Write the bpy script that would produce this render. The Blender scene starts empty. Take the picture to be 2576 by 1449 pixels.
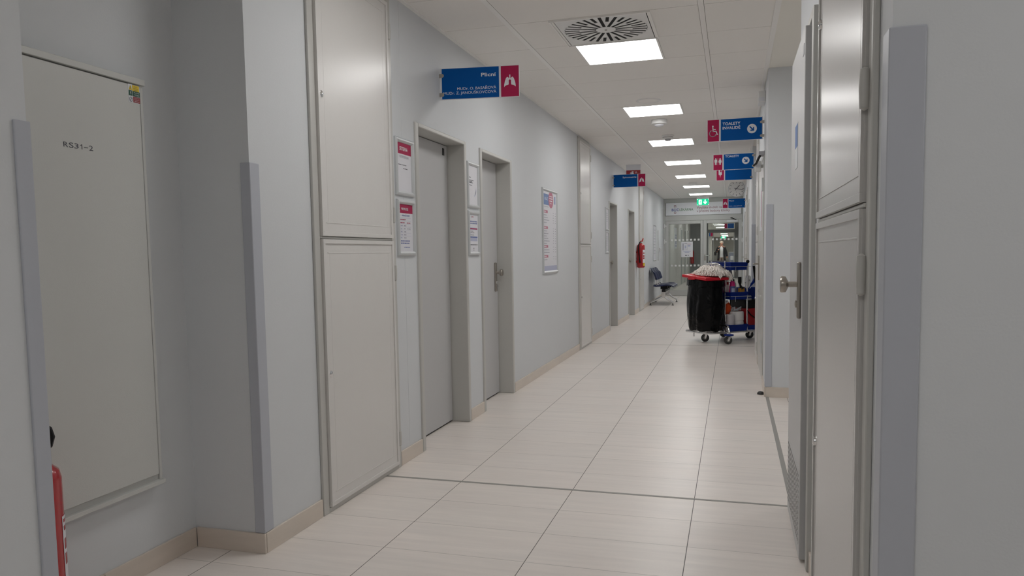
import bpy, bmesh, math, random
from mathutils import Vector, Matrix
random.seed(7)
S = bpy.context.scene
COL = S.collection
PI = math.pi

# ------------------------------------------------------------------ camera, light, exposure
cam = bpy.data.cameras.new('camera')
cam.sensor_fit = 'HORIZONTAL'; cam.sensor_width = 36.0
cam.lens = 1874.66 / 2576 * 36.0
cam.shift_x = 0.0; cam.shift_y = 56.65 / 2576
cam.clip_start = 0.05; cam.clip_end = 300
camo = bpy.data.objects.new('camera', cam); COL.objects.link(camo)
YAW, PITCH, ROLL = 0.2885, -0.0749, -0.0162
fwd = Vector((-math.sin(YAW)*math.cos(PITCH), math.cos(YAW)*math.cos(PITCH), math.sin(PITCH)))
rgt = Vector((math.cos(YAW), math.sin(YAW), 0)); up = rgt.cross(fwd)
r2 = rgt*math.cos(ROLL) + up*math.sin(ROLL); u2 = -rgt*math.sin(ROLL) + up*math.cos(ROLL)
m = Matrix((r2, u2, -fwd)).transposed().to_4x4(); m.translation = (0, 0, 1.19)
camo.matrix_world = m
S.camera = camo
S.view_settings.view_transform = 'Standard'; S.view_settings.look = 'None'
S.view_settings.gamma = 1.0; S.view_settings.use_curve_mapping = False
S.view_settings.exposure = 0.0
W = bpy.data.worlds.new('world'); S.world = W; W.use_nodes = True
W.node_tree.nodes['Background'].inputs[0].default_value = (0.8, 0.85, 0.95, 1)
W.node_tree.nodes['Background'].inputs[1].default_value = 0.05
S.cycles.use_denoising = True
S.cycles.max_bounces = 10; S.cycles.diffuse_bounces = 6; S.cycles.glossy_bounces = 4
S.cycles.transparent_max_bounces = 16
LAMP = 11.9          # emission of the corridor's ceiling panels

# ------------------------------------------------------------------ materials
def mat(name, col, rough=0.5, metal=0.0, spec=0.5, bump=None, emit=None, coat=0.0, alpha=None):
    m = bpy.data.materials.new(name); m.use_nodes = True
    nt = m.node_tree; b = nt.nodes['Principled BSDF']
    b.inputs['Base Color'].default_value = (*col, 1)
    b.inputs['Roughness'].default_value = rough
    b.inputs['Metallic'].default_value = metal
    b.inputs['Specular IOR Level'].default_value = spec
    b.inputs['Coat Weight'].default_value = coat
    if emit:
        b.inputs['Emission Color'].default_value = (*emit[0], 1); b.inputs['Emission Strength'].default_value = emit[1]
    if bump:
        sc, st, dist = bump
        tc = nt.nodes.new('ShaderNodeTexCoord'); nz = nt.nodes.new('ShaderNodeTexNoise')
        nz.inputs['Scale'].default_value = sc; nz.inputs['Detail'].default_value = 3
        bp = nt.nodes.new('ShaderNodeBump'); bp.inputs['Strength'].default_value = st; bp.inputs['Distance'].default_value = dist
        nt.links.new(tc.outputs['Object'], nz.inputs['Vector']); nt.links.new(nz.outputs['Fac'], bp.inputs['Height'])
        nt.links.new(bp.outputs['Normal'], b.inputs['Normal'])
    return m
def srgb(r, g, b):
    f = lambda c: (c/255/12.92) if c/255 <= 0.04045 else ((c/255+0.055)/1.055)**2.4
    return (f(r), f(g), f(b))

def wall_mat(name, col, vary=0.03):
    m = mat(name, col, 0.62, 0, 0.35)
    nt = m.node_tree; b = nt.nodes['Principled BSDF']
    tc = nt.nodes.new('ShaderNodeTexCoord')
    n1 = nt.nodes.new('ShaderNodeTexNoise'); n1.inputs['Scale'].default_value = 1.3; n1.inputs['Detail'].default_value = 4
    n2 = nt.nodes.new('ShaderNodeTexNoise'); n2.inputs['Scale'].default_value = 160; n2.inputs['Detail'].default_value = 2
    nt.links.new(tc.outputs['Object'], n1.inputs['Vector']); nt.links.new(tc.outputs['Object'], n2.inputs['Vector'])
    mx = nt.nodes.new('ShaderNodeMix'); mx.data_type = 'RGBA'
    mx.inputs['A'].default_value = (*[c*(1-vary) for c in col], 1); mx.inputs['B'].default_value = (*[min(1, c*(1+vary)) for c in col], 1)
    nt.links.new(n1.outputs['Fac'], mx.inputs['Factor']); nt.links.new(mx.outputs['Result'], b.inputs['Base Color'])
    bp = nt.nodes.new('ShaderNodeBump'); bp.inputs['Strength'].default_value = 0.25; bp.inputs['Distance'].default_value = 0.0012
    nt.links.new(n2.outputs['Fac'], bp.inputs['Height']); nt.links.new(bp.outputs['Normal'], b.inputs['Normal'])
    return m

def tile_mat(name, x0, dx, y0, dy, base, skirting=False):
    """stone-look porcelain tiles, grid lines at x0+k*dx and y0+k*dy (metres, world axes)"""
    m = mat(name, base, 0.33, 0, 0.5)
    nt = m.node_tree; N = nt.nodes; L = nt.links; b = N['Principled BSDF']
    tc = N.new('ShaderNodeTexCoord'); sp = N.new('ShaderNodeSeparateXYZ'); L.new(tc.outputs['Object'], sp.inputs[0])
    def mth(op, a, bb=None):
        n = N.new('ShaderNodeMath'); n.operation = op
        for i, v in enumerate((a, bb)):
            if v is None: continue
            if isinstance(v, (int, float)): n.inputs[i].default_value = v
            else: L.new(v, n.inputs[i])
        return n.outputs[0]
    def axis(o, c0, d, w):
        t = mth('DIVIDE', mth('SUBTRACT', o, c0), d)
        f = mth('FRACT', t); e = mth('MINIMUM', f, mth('SUBTRACT', 1.0, f))
        return mth('FLOOR', t), mth('LESS_THAN', e, w/2/d)
    ix, gx = axis(sp.outputs[0], x0, dx, 0.0032)
    iy, gy = axis(sp.outputs[1], y0, dy, 0.0026)
    cb = N.new('ShaderNodeCombineXYZ'); L.new(ix, cb.inputs[0]); L.new(iy, cb.inputs[1])
    wn = N.new('ShaderNodeTexWhiteNoise'); wn.noise_dimensions = '2D'; L.new(cb.outputs[0], wn.inputs['Vector'])
    mp = N.new('ShaderNodeMapping'); mp.inputs['Scale'].default_value = (2.2, 26, 26) if not skirting else (3, 3, 20)
    L.new(tc.outputs['Object'], mp.inputs['Vector'])
    off = N.new('ShaderNodeVectorMath'); off.operation = 'MULTIPLY_ADD'; off.inputs[1].default_value = (7, 3, 5)
    L.new(wn.outputs['Color'], off.inputs[0]); L.new(mp.outputs[0], off.inputs[2])
    nz = N.new('ShaderNodeTexNoise'); nz.inputs['Scale'].default_value = 1.0; nz.inputs['Detail'].default_value = 5; nz.inputs['Roughness'].default_value = 0.6
    L.new(off.outputs[0], nz.inputs['Vector'])
    nb = N.new('ShaderNodeTexNoise'); nb.inputs['Scale'].default_value = 3.0; nb.inputs['Detail'].default_value = 2; L.new(tc.outputs['Object'], nb.inputs['Vector'])
    r = N.new('ShaderNodeValToRGB')
    r.color_ramp.elements[0].position = 0.3; r.color_ramp.elements[1].position = 0.7
    r.color_ramp.elements[0].color = (*[c*0.92 for c in base], 1); r.color_ramp.elements[1].color = (base[0]*1.05, base[1]*1.045, base[2]*1.04, 1)
    L.new(nz.outputs['Fac'], r.inputs['Fac'])
    hv = N.new('ShaderNodeHueSaturation'); L.new(r.outputs['Color'], hv.inputs['Color'])
    L.new(mth('ADD', mth('MULTIPLY', wn.outputs['Value'], 0.05), 0.975), hv.inputs['Value'])
    pk = N.new('ShaderNodeMix'); pk.data_type = 'RGBA'; pk.inputs['B'].default_value = (base[0]*1.03, base[1]*0.95, base[2]*0.93, 1)
    L.new(mth('MULTIPLY', nb.outputs['Fac'], 0.45), pk.inputs['Factor']); L.new(hv.outputs['Color'], pk.inputs['A'])
    m1 = N.new('ShaderNodeMix'); m1.data_type = 'RGBA'; m1.inputs['B'].default_value = (0.27, 0.255, 0.24, 1)
    L.new(pk.outputs['Result'], m1.inputs['A']); L.new(mth('MULTIPLY', gy, 0.6 if not skirting else 0.0), m1.inputs['Factor'])
    m2 = N.new('ShaderNodeMix'); m2.data_type = 'RGBA'; m2.inputs['B'].default_value = (0.14, 0.13, 0.12, 1)
    L.new(m1.outputs['Result'], m2.inputs['A']); L.new(mth('MULTIPLY', gx, 1.0 if not skirting else 0.0), m2.inputs['Factor'])
    L.new(m2.outputs['Result'], b.inputs['Base Color'])
    rr = mth('ADD', mth('MULTIPLY', nz.outputs['Fac'], 0.12), 0.26)
    L.new(mth('MAXIMUM', rr, mth('MULTIPLY', mth('MAXIMUM', gx, gy), 0.7)), b.inputs['Roughness'])
    return m

M = {}
M['wall'] = wall_mat('wall_paint', (0.66, 0.68, 0.70))
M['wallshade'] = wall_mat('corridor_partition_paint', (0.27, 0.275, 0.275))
M['ceil'] = mat('ceiling_board', (0.84, 0.82, 0.79), 0.85, 0, 0.2)
M['soffit'] = wall_mat('plaster_soffit', (0.82, 0.80, 0.74))
M['bar'] = mat('ceiling_bar_white', (0.86, 0.845, 0.82), 0.4)
M['dark'] = mat('dark_void', (0.02, 0.02, 0.02), 0.9)  # flat near-black painting the shade behind vent slots and under doors
M['floor'] = tile_mat('floor_tiles', -0.171, 0.598, 3.615, 0.30375, (0.80, 0.757, 0.716))
M['skirt'] = tile_mat('skirting_tiles', 0, 50, 0, 50, (0.66, 0.60, 0.53), True)
M['joint'] = mat('joint_strip_grey', (0.30, 0.29, 0.27), 0.5)
M['frame'] = mat('door_frame_enamel', (0.53, 0.525, 0.50), 0.32, 0, 0.5, (40, 0.15, 0.002))
M['leaf'] = mat('door_leaf_grey', (0.53, 0.53, 0.535), 0.42, 0, 0.4)
M['cab'] = mat('cabinet_enamel', (0.70, 0.685, 0.665), 0.28, 0, 0.5, (9, 0.25, 0.004))
M['cabshiny'] = mat('cabinet_enamel_glossy', (0.56, 0.55, 0.535), 0.27, 0, 0.32, (55, 0.18, 0.0012))
M['guard'] = mat('corner_guard_plastic', (0.47, 0.49, 0.54), 0.4, 0, 0.4)
M['box'] = mat('powder_coat', (0.60, 0.605, 0.585), 0.38, 0, 0.5, (260, 0.3, 0.001))
M['steel'] = mat('brushed_steel', (0.42, 0.39, 0.35), 0.3, 1.0)
M['chrome'] = mat('chrome', (0.75, 0.75, 0.75), 0.12, 1.0)
M['alu'] = mat('aluminium_frame', (0.60, 0.62, 0.63), 0.4, 0.35)
M['aludoor'] = mat('painted_aluminium', (0.50, 0.505, 0.49), 0.4, 0.1)
M['blue'] = mat('sign_blue', srgb(0, 84, 160), 0.4, 0, 0.12)
M['red'] = mat('sign_raspberry', srgb(176, 36, 82), 0.4, 0, 0.12)
M['brownred'] = mat('sign_brick_red', srgb(150, 42, 48), 0.4)
M['signwhite'] = mat('sign_white', (0.78, 0.79, 0.83), 0.4)
M['acrylic'] = mat('acrylic_edge', (0.74, 0.75, 0.79), 0.25)
M['white'] = mat('white_plastic', (0.75, 0.75, 0.74), 0.35)
M['paper'] = mat('paper', (0.72, 0.72, 0.76), 0.6)
M['ink'] = mat('ink_dark', (0.07, 0.07, 0.09), 0.6)
M['inkgrey'] = mat('ink_grey', (0.30, 0.30, 0.36), 0.6)
M['inkblue'] = mat('ink_blue', (0.10, 0.14, 0.36), 0.6)
M['inkred'] = mat('ink_red', srgb(168, 38, 80), 0.6, 0, 0.2)
M['inkpink'] = mat('ink_pale_red', srgb(190, 122, 142), 0.6)
M['inkpale'] = mat('ink_pale_blue', (0.46, 0.48, 0.62), 0.6)
M['photo'] = mat('poster_photo_blue', srgb(112, 136, 182), 0.5)
M['green'] = mat('ink_green', srgb(70, 130, 85), 0.6)
M['maroon'] = mat('ink_maroon', srgb(140, 78, 90), 0.6)
M['navy'] = mat('chair_plastic_navy', srgb(24, 34, 72), 0.33, 0, 0.4)
M['black'] = mat('black_plastic', (0.010, 0.010, 0.011), 0.4, 0, 0.18)
M['rubber'] = mat('rubber_dark', (0.035, 0.035, 0.035), 0.6)
M['wheelgrey'] = mat('wheel_grey', (0.22, 0.22, 0.21), 0.5)
M['extred'] = mat('extinguisher_red', srgb(170, 18, 28), 0.22, 0, 0.5, None, None, 0.4)
M['lidred'] = mat('lid_red', srgb(200, 22, 42), 0.25, 0, 0.5)
M['bag'] = mat('bin_bag_black', (0.003, 0.003, 0.0035), 0.17, 0, 0.14)
def crease(m):
    nt = m.node_tree; N = nt.nodes; L = nt.links; b = N['Principled BSDF']
    tc = N.new('ShaderNodeTexCoord'); prev = None
    for rot, sc, st in (((0.5, 0.9, 0.4), (5, 5, 2.0), 0.6), ((0.9, -0.8, 0.2), (7, 4, 7), 0.45), ((0.0, 0.1, 0.0), (13, 13, 6), 0.2)):
        mp = N.new('ShaderNodeMapping'); mp.inputs['Rotation'].default_value = rot; mp.inputs['Scale'].default_value = sc
        nz = N.new('ShaderNodeTexNoise'); nz.inputs['Scale'].default_value = 1.0; nz.inputs['Detail'].default_value = 2; nz.inputs['Distortion'].default_value = 0.6
        bp = N.new('ShaderNodeBump'); bp.inputs['Strength'].default_value = st; bp.inputs['Distance'].default_value = 0.05
        L.new(tc.outputs['Object'], mp.inputs['Vector']); L.new(mp.outputs[0], nz.inputs['Vector']); L.new(nz.outputs['Fac'], bp.inputs['Height'])
        if prev: L.new(prev, bp.inputs['Normal'])
        prev = bp.outputs[0]
    L.new(prev, b.inputs['Normal'])
crease(M['bag'])
M['cartblue'] = mat('cart_blue', srgb(8, 42, 128), 0.4, 0, 0.25)
M['mop'] = mat('mop_cotton', (0.84, 0.79, 0.745), 0.95, 0, 0.1)
M['pink'] = mat('bottle_magenta', srgb(214, 30, 124), 0.3)
M['orange'] = mat('orange_cloth', srgb(214, 74, 18), 0.8)
M['tissue'] = mat('tissue_paper', (0.78, 0.755, 0.74), 0.9)
M['mauve'] = mat('canister_mauve', (0.56, 0.53, 0.55), 0.45)
M['bristle'] = mat('bristle_ochre', srgb(190, 140, 60), 0.8)
M['yellow'] = mat('label_yellow', srgb(226, 196, 44), 0.5)
M['bucketred'] = mat('bucket_red', srgb(150, 10, 22), 0.35)
M['greyplastic'] = mat('grey_plastic', (0.36, 0.36, 0.38), 0.4)
M['lightgreen'] = mat('exit_green', (0.0, 0.45, 0.22), 0.4, 0, 0.5, None, ((0.0, 0.62, 0.30), 0.9))
M['exitwhite'] = mat('exit_white', (0.8, 0.8, 0.8), 0.4, 0, 0.5, None, ((0.85, 1.0, 0.93), 1.3))
M['darkgreen'] = mat('label_green', srgb(16, 78, 56), 0.5)
M['skin'] = mat('skin', srgb(196, 140, 118), 0.5)
M['hair'] = mat('hair_grey', srgb(196, 176, 160), 0.7)
M['coat'] = mat('coat_black', (0.012, 0.012, 0.014), 0.8)
M['shirt'] = mat('shirt_white', (0.7, 0.7, 0.72), 0.7)
M['beige'] = mat('trousers_beige', (0.42, 0.37, 0.32), 0.8)
M['cream'] = wall_mat('cream_paint', (0.66, 0.655, 0.62))
M['bluegrey'] = mat('blue_grey_laminate', (0.30, 0.33, 0.42), 0.5)
M['graygreen'] = mat('shutter_grey', (0.33, 0.35, 0.34), 0.5)
def emit_mat(name, col, st):
    m = bpy.data.materials.new(name); m.use_nodes = True; nt = m.node_tree
    nt.nodes.clear(); o = nt.nodes.new('ShaderNodeOutputMaterial'); e = nt.nodes.new('ShaderNodeEmission')
    e.inputs[0].default_value = (*col, 1); e.inputs[1].default_value = st
    nt.links.new(e.outputs[0], o.inputs[0]); return m
M['lamp'] = emit_mat('lamp_diffuser', (1.0, 0.985, 0.965), LAMP)
M['lampfar'] = emit_mat('lamp_diffuser_bright', (1.0, 0.97, 0.92), 16)
def glass_mat():
    m = bpy.data.materials.new('clear_glass'); m.use_nodes = True; nt = m.node_tree; nt.nodes.clear()
    o = nt.nodes.new('ShaderNodeOutputMaterial'); t = nt.nodes.new('ShaderNodeBsdfTransparent'); g = nt.nodes.new('ShaderNodeBsdfGlossy')
    t.inputs[0].default_value = (0.93, 0.96, 0.95, 1); g.inputs['Roughness'].default_value = 0.02
    fr = nt.nodes.new('ShaderNodeFresnel'); fr.inputs[0].default_value = 1.4
    mx = nt.nodes.new('ShaderNodeMixShader'); nt.links.new(fr.outputs[0], mx.inputs[0]); nt.links.new(t.outputs[0], mx.inputs[1]); nt.links.new(g.outputs[0], mx.inputs[2])
    nt.links.new(mx.outputs[0], o.inputs[0]); return m
M['glass'] = glass_mat()
def frost_mat():
    m = bpy.data.materials.new('frosted_film'); m.use_nodes = True; nt = m.node_tree; nt.nodes.clear()
    o = nt.nodes.new('ShaderNodeOutputMaterial'); t = nt.nodes.new('ShaderNodeBsdfTransparent'); g = nt.nodes.new('ShaderNodeBsdfDiffuse')
    g.inputs[0].default_value = (0.85, 0.86, 0.85, 1)
    mx = nt.nodes.new('ShaderNodeMixShader'); mx.inputs[0].default_value = 0.75
    nt.links.new(t.outputs[0], mx.inputs[1]); nt.links.new(g.outputs[0], mx.inputs[2]); nt.links.new(mx.outputs[0], o.inputs[0]); return m
M['frost'] = frost_mat()

# ------------------------------------------------------------------ mesh builder
ORG = {}        # root empties: name -> (location, rotation z)
def thing(name, label, cat, loc=(0, 0, 0), rz=0.0, group=None, kind=None):
    o = bpy.data.objects.new(name, None); COL.objects.link(o)
    o.empty_display_size = 0.1; o.location = loc; o.rotation_euler = (0, 0, rz)
    o['label'] = label; o['category'] = cat
    if group: o['group'] = group
    if kind: o['kind'] = kind
    ORG[o.name] = (Vector(loc), rz)
    return o
def tag(o, label, cat, group=None, kind=None):
    o['label'] = label; o['category'] = cat
    if group: o['group'] = group
    if kind: o['kind'] = kind
    return o
def root_of(o):
    while o.parent: o = o.parent
    return o

class MB:
    def __init__(s): s.v = []; s.f = []
    def add(s, vs, fs):
        n = len(s.v); s.v += [tuple(p) for p in vs]; s.f += [tuple(i+n for i in f) for f in fs]; return s
    def box(s, x0, x1, y0, y1, z0, z1):
        if x0 > x1: x0, x1 = x1, x0
        if y0 > y1: y0, y1 = y1, y0
        if z0 > z1: z0, z1 = z1, z0
        return s.add([(x0,y0,z0),(x1,y0,z0),(x1,y1,z0),(x0,y1,z0),(x0,y0,z1),(x1,y0,z1),(x1,y1,z1),(x0,y1,z1)],
                     [(0,3,2,1),(4,5,6,7),(0,1,5,4),(1,2,6,5),(2,3,7,6),(3,0,4,7)])
    def prism(s, poly, o, xd, yd, depth):
        """polygon (list of 2-D points) in the plane o + x*xd + y*yd, given thickness `depth` along xd x yd"""
        o, xd, yd = Vector(o), Vector(xd), Vector(yd); nd = xd.cross(yd).normalized()*depth
        a = sum(poly[i][0]*poly[(i+1)%len(poly)][1]-poly[(i+1)%len(poly)][0]*poly[i][1] for i in range(len(poly)))
        if a < 0: poly = poly[::-1]
        p = [o + xd*q[0] + yd*q[1] for q in poly]; n = len(p)
        return s.add([*p, *[q+nd for q in p]], [tuple(range(n))[::-1], tuple(range(n, 2*n))] + [(i, (i+1)%n, n+(i+1)%n, n+i) for i in range(n)])
    def tube(s, path, r, n=8, closed=False, cap=True):
        P = [Vector(p) for p in path]; k = len(P); R = r if isinstance(r, (list, tuple)) else [r]*k
        rings = []; prev = None
        for i in range(k):
            a = P[(i-1) % k] if (closed or i > 0) else P[i]; b = P[(i+1) % k] if (closed or i < k-1) else P[i]
            t = (b-a); t = t.normalized() if t.length > 1e-9 else Vector((0,0,1))
            if prev is None:
                q = Vector((0,0,1)) if abs(t.z) < 0.9 else Vector((1,0,0)); u = t.cross(q).normalized()
            else:
                u = prev - t*prev.dot(t); u = u.normalized() if u.length > 1e-6 else t.orthogonal().normalized()
            prev = u; w = t.cross(u)
            rings.append([P[i] + (u*math.cos(2*PI*j/n) + w*math.sin(2*PI*j/n))*R[i] for j in range(n)])
        vs = [p for rg in rings for p in rg]; fs = []
        for i in range(k if closed else k-1):
            a, b = i*n, ((i+1) % k)*n
            for j in range(n): fs.append((a+j, a+(j+1)%n, b+(j+1)%n, b+j))
        if cap and not closed: fs += [tuple(range(n))[::-1], tuple(range((k-1)*n, k*n))]
        return s.add(vs, fs)
    def cyl(s, p0, p1, r0, r1=None, n=16): return s.tube([p0, p1], [r0, r0 if r1 is None else r1], n)
    def lathe(s, prof, c, axis='z', n=24):
        """profile of (radius, height) turned about an axis through c"""
        c = Vector(c); ax = {'z': (Vector((1,0,0)), Vector((0,1,0)), Vector((0,0,1))), 'y': (Vector((1,0,0)), Vector((0,0,1)), Vector((0,-1,0))), 'x': (Vector((0,1,0)), Vector((0,0,1)), Vector((1,0,0)))}[axis]
        vs = []; fs = []
        for r, h in prof:
            for j in range(n):
                a = 2*PI*j/n; vs.append(c + ax[0]*r*math.cos(a) + ax[1]*r*math.sin(a) + ax[2]*h)
        for i in range(len(prof)-1):
            for j in range(n): fs.append((i*n+j, i*n+(j+1)%n, (i+1)*n+(j+1)%n, (i+1)*n+j))
        fs += [tuple(range(n))[::-1], tuple(range((len(prof)-1)*n, len(prof)*n))]
        return s.add(vs, fs)
    def ball(s, c, rx, ry, rz, n=12):
        prof = [(math.sin(PI*i/n), -math.cos(PI*i/n)) for i in range(n+1)]
        prof[0] = (1e-4, -1); prof[-1] = (1e-4, 1)
        t = MB().lathe(prof, (0,0,0), 'z', 2*n)
        return s.add([(c[0]+p[0]*rx, c[1]+p[1]*ry, c[2]+p[2]*rz) for p in t.v], t.f)
    def loft(s, rings, cap=True, closed=True):
        n = len(rings[0]); vs = [p for r in rings for p in r]; fs = []
        for i in range(len(rings)-1):
            for j in range(n if closed else n-1): fs.append((i*n+j, i*n+(j+1)%n, (i+1)*n+(j+1)%n, (i+1)*n+j))
        if cap: fs += [tuple(range(n))[::-1], tuple(range((len(rings)-1)*n, len(rings)*n))]
        return s.add(vs, fs)
    def xf(s, mtx):
        s.v = [tuple(mtx @ Vector(p)) for p in s.v]; return s
    def build(s, name, material, parent=None, bevel=0.0, local=False, smooth=True, seg=2, sharp=35):
        me = bpy.data.meshes.new(name); vs = s.v
        if parent is not None and not local:
            rt = root_of(parent)
            if rt.name in ORG:
                l, rz = ORG[rt.name]; im = Matrix.Rotation(-rz, 3, 'Z'); vs = [im @ (Vector(p)-l) for p in vs]
            elif rt.type == 'MESH': vs = [Vector(p)-rt.location for p in vs]
        me.from_pydata([tuple(p) for p in vs], [], s.f); me.update()
        bm = bmesh.new(); bm.from_mesh(me); bmesh.ops.recalc_face_normals(bm, faces=bm.faces); bm.to_mesh(me); bm.free()
        if smooth:
            me.polygons.foreach_set('use_smooth', [True]*len(me.polygons)); me.set_sharp_from_angle(angle=math.radians(sharp))
        me.materials.append(M[material])
        o = bpy.data.objects.new(name, me); COL.objects.link(o)
        if parent is not None: o.parent = parent
        if bevel > 0:
            b = o.modifiers.new('Bevel', 'BEVEL'); b.width = bevel; b.segments = seg; b.limit_method = 'ANGLE'; b.angle_limit = math.radians(40)
        return o
def struct(name, mb, material, **k):
    o = mb.build(name, material, **k); o['kind'] = 'structure'; return o

# lettering: builtin font turned to mesh
TXT = {}
def glyphs(s, bold):
    key = (s, bold)
    if key in TXT: return TXT[key]
    cu = bpy.data.curves.new('lettering', 'FONT'); cu.body = s; cu.size = 1.0; cu.offset = bold; cu.resolution_u = 3
    o = bpy.data.objects.new('lettering', cu); COL.objects.link(o)
    dg = bpy.context.evaluated_depsgraph_get(); me = bpy.data.meshes.new_from_object(o.evaluated_get(dg))
    vs = [(v.co.x, v.co.y) for v in me.vertices]; fs = [tuple(p.vertices) for p in me.polygons]
    COL.objects.unlink(o); bpy.data.objects.remove(o); bpy.data.curves.remove(cu); bpy.data.meshes.remove(me)
    x0 = min(v[0] for v in vs); x1 = max(v[0] for v in vs)
    TXT[key] = ([(x-x0, y) for x, y in vs], fs, x1-x0); return TXT[key]
CAP = None
def text(mb, s, cap, o, xd, ud, align='L', width=None, bold=0.0):
    """flat lettering: cap height in metres, baseline anchor o, reading direction xd, up ud"""
    global CAP
    if CAP is None:
        CAP = max(v[1] for v in glyphs('H', 0.0)[0])
    vs, fs, w = glyphs(s, bold); sy = cap/CAP; sx = sy if width is None else width/w
    dx = {'L': 0, 'R': -w*sx, 'C': -w*sx/2}[align]
    o, xd, ud = Vector(o), Vector(xd), Vector(ud)
    return mb.add([o + xd*(x*sx+dx) + ud*(y*sy) for x, y in vs], fs)
def disc(mb, o, xd, ud, cx, cy, r, t, n=28):
    return mb.prism([(cx+r*math.cos(2*PI*i/n), cy+r*math.sin(2*PI*i/n)) for i in range(n)], o, xd, ud, t)

# ------------------------------------------------------------------ the setting
XL, XR, ZC, YE = -1.81, 0.255, 2.625, 20.75
XM = 0.262          # middle stretch of the right wall
struct('floor', MB().box(-3.2, 3.2, -3.2, 80, -0.12, 0), 'floor', smooth=False)
# floor joints: wide cross joint, thin far cross joint, metal strip across the side passage
struct('trim_1', MB().box(XL, 0.29, 3.606, 3.624, -0.01, 0.0012), 'joint', smooth=False)
struct('trim_2', MB().box(XL, 0.255, 9.684, 9.694, -0.01, 0.001), 'joint', smooth=False)
struct('trim_3', MB().box(0.262, 0.287, 3.63, 6.335, -0.01, 0.0015), 'joint', smooth=False)

LD = [(4.122, 4.998, 1.983), (5.298, 6.122, 1.983), (11.338, 12.16, 1.978), (13.51, 14.37, 1.975)]   # left doors
wl = MB().box(-2.3, XL, -3.2, 1.572, 0, ZC+0.1).box(-2.3, -2.14, 1.572, 2.53, 0, ZC+0.1)
ys = 2.53
for a, b, h in LD:
    wl.box(-2.3, XL, ys, a, 0, ZC+0.1); wl.box(-2.3, -1.965, a, b, 0, ZC+0.1); wl.box(-1.965, XL, a, b, h, ZC+0.1); ys = b
wl.box(-2.3, XL, ys, YE, 0, ZC+0.1)
wl.box(XL-0.01, XL+0.0008, 3.9485, 3.9515, 0.085, ZC)                 # filled seam in the plaster board
struct('wall_left', wl, 'wall', smooth=False)
struct('wall_right', MB().box(0.285, 3.2, 1.58, 3.62, 0, ZC+0.1), 'wall', smooth=False)
struct('wall_right_middle', MB().box(XM, 3.2, 6.34, 9.15, 0, ZC+0.1), 'wall', smooth=False)
struct('wall_right_far', MB().box(XR, 3.2, 10.95, YE, 0, ZC+0.1), 'wall', smooth=False)
struct('wall_side', MB().box(3.2, 3.3, -3.2, 11, 0, ZC+0.1), 'wall', smooth=False)
struct('wall_back', MB().box(-2.3, 3.3, -3.3, -3.2, 0, ZC+0.1), 'wall', smooth=False)

# suspended ceiling: boards between long bars, one board row in four carries a light
RP = 0.5825; R0 = 5.18
cb = MB().box(-2.3, XR, -3.2, YE, ZC+0.022, ZC+0.12)
bars = MB().box(-1.376, -1.344, -3.2, YE, ZC-0.002, ZC+0.03).box(-0.203, -0.171, -3.2, YE, ZC-0.002, ZC+0.03)
k0 = -14
LROWS = []
for k in range(k0, 27):
    a = R0 + k*RP + 0.002; b = R0 + (k+1)*RP - 0.002
    if a > YE: break
    b = min(b, YE)
    cb.box(-2.14, -1.378, a, b, ZC, ZC+0.03) if 1.3 < b and a < 2.6 else cb.box(XL, -1.378, a, b, ZC, ZC+0.03)
    cb.box(-0.169, XR, a, b, ZC, ZC+0.03)
    if (k % 4 == 0 and k > -5) or k == -10:  # extra row for the unseen panel added behind the viewer
        LROWS.append(a); cb.box(-1.342, -1.068, a, b, ZC, ZC+0.03).box(-0.491, -0.205, a, b, ZC, ZC+0.03)
    elif k == -1:
        cb.box(-1.342, -1.095, a, b, ZC, ZC+0.03).box(-0.484, -0.205, a, b, ZC, ZC+0.03)
    else: cb.box(-1.342, -0.205, a, b, ZC, ZC+0.03)
struct('ceiling', cb, 'ceil', smooth=False)
struct('trim_4', bars, 'bar', smooth=False)
struct('trim_5', MB().box(XL, XL+0.024, 2.53, YE, ZC-0.004, ZC+0.01), 'bar', smooth=False)
struct('trim_6', MB().box(0.228, 0.262, 1.58, 6.34, ZC-0.006, ZC+0.01).box(XR-0.022, XR, 6.34, YE, ZC-0.004, ZC+0.01), 'bar', smooth=False)
struct('ceiling_side', MB().box(XR, 3.3, -3.2, 11, ZC, ZC+0.12), 'soffit', smooth=False)

# skirting tiles
def skirting(name, runs):
    mb = MB()
    for (ax, c, s, a, b, h) in runs:                   # ax: 'y' runs along Y on plane x=c facing s; 'x' runs along X on plane y=c
        n = max(1, round((b-a)/0.6)); d = (b-a)/n
        for i in range(n):
            p, q = a+i*d+0.001, a+(i+1)*d-0.001
            if ax == 'y': mb.box(c, c+s*0.011, p, q, 0, h)
            else: mb.box(p, q, c, c+s*0.011, 0, h)
    return struct(name, mb, 'skirt', bevel=0.0012, smooth=False, seg=1)
H = 0.082
skirting('baseboard_left', [('y', -2.14, 1, 1.575, 2.52, H), ('x', 2.53, -1, -2.129, -1.80, H), ('y', XL, 1, 2.53, 2.962, H), ('y', XL, 1, 3.815, 4.118, H), ('y', XL, 1, 5.002, 5.294, H),
    ('y', XL, 1, 6.126, 8.965, H), ('y', XL, 1, 9.79, 11.334, H), ('y', XL, 1, 12.165, 13.505, H), ('y', XL, 1, 14.375, 15.07, H), ('y', XL, 1, 15.85, YE-0.02, H)])
skirting('baseboard_right', [('y', 0.285, -1, 2.70, 2.868, H), ('x', 6.34, -1, 0.262, 3.2, H), ('y', XM, -1, 6.34, 6.93, H), ('y', XM, -1, 8.2, 8.33, H), ('y', XR, -1, 10.95, 12.85, H)])

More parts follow.
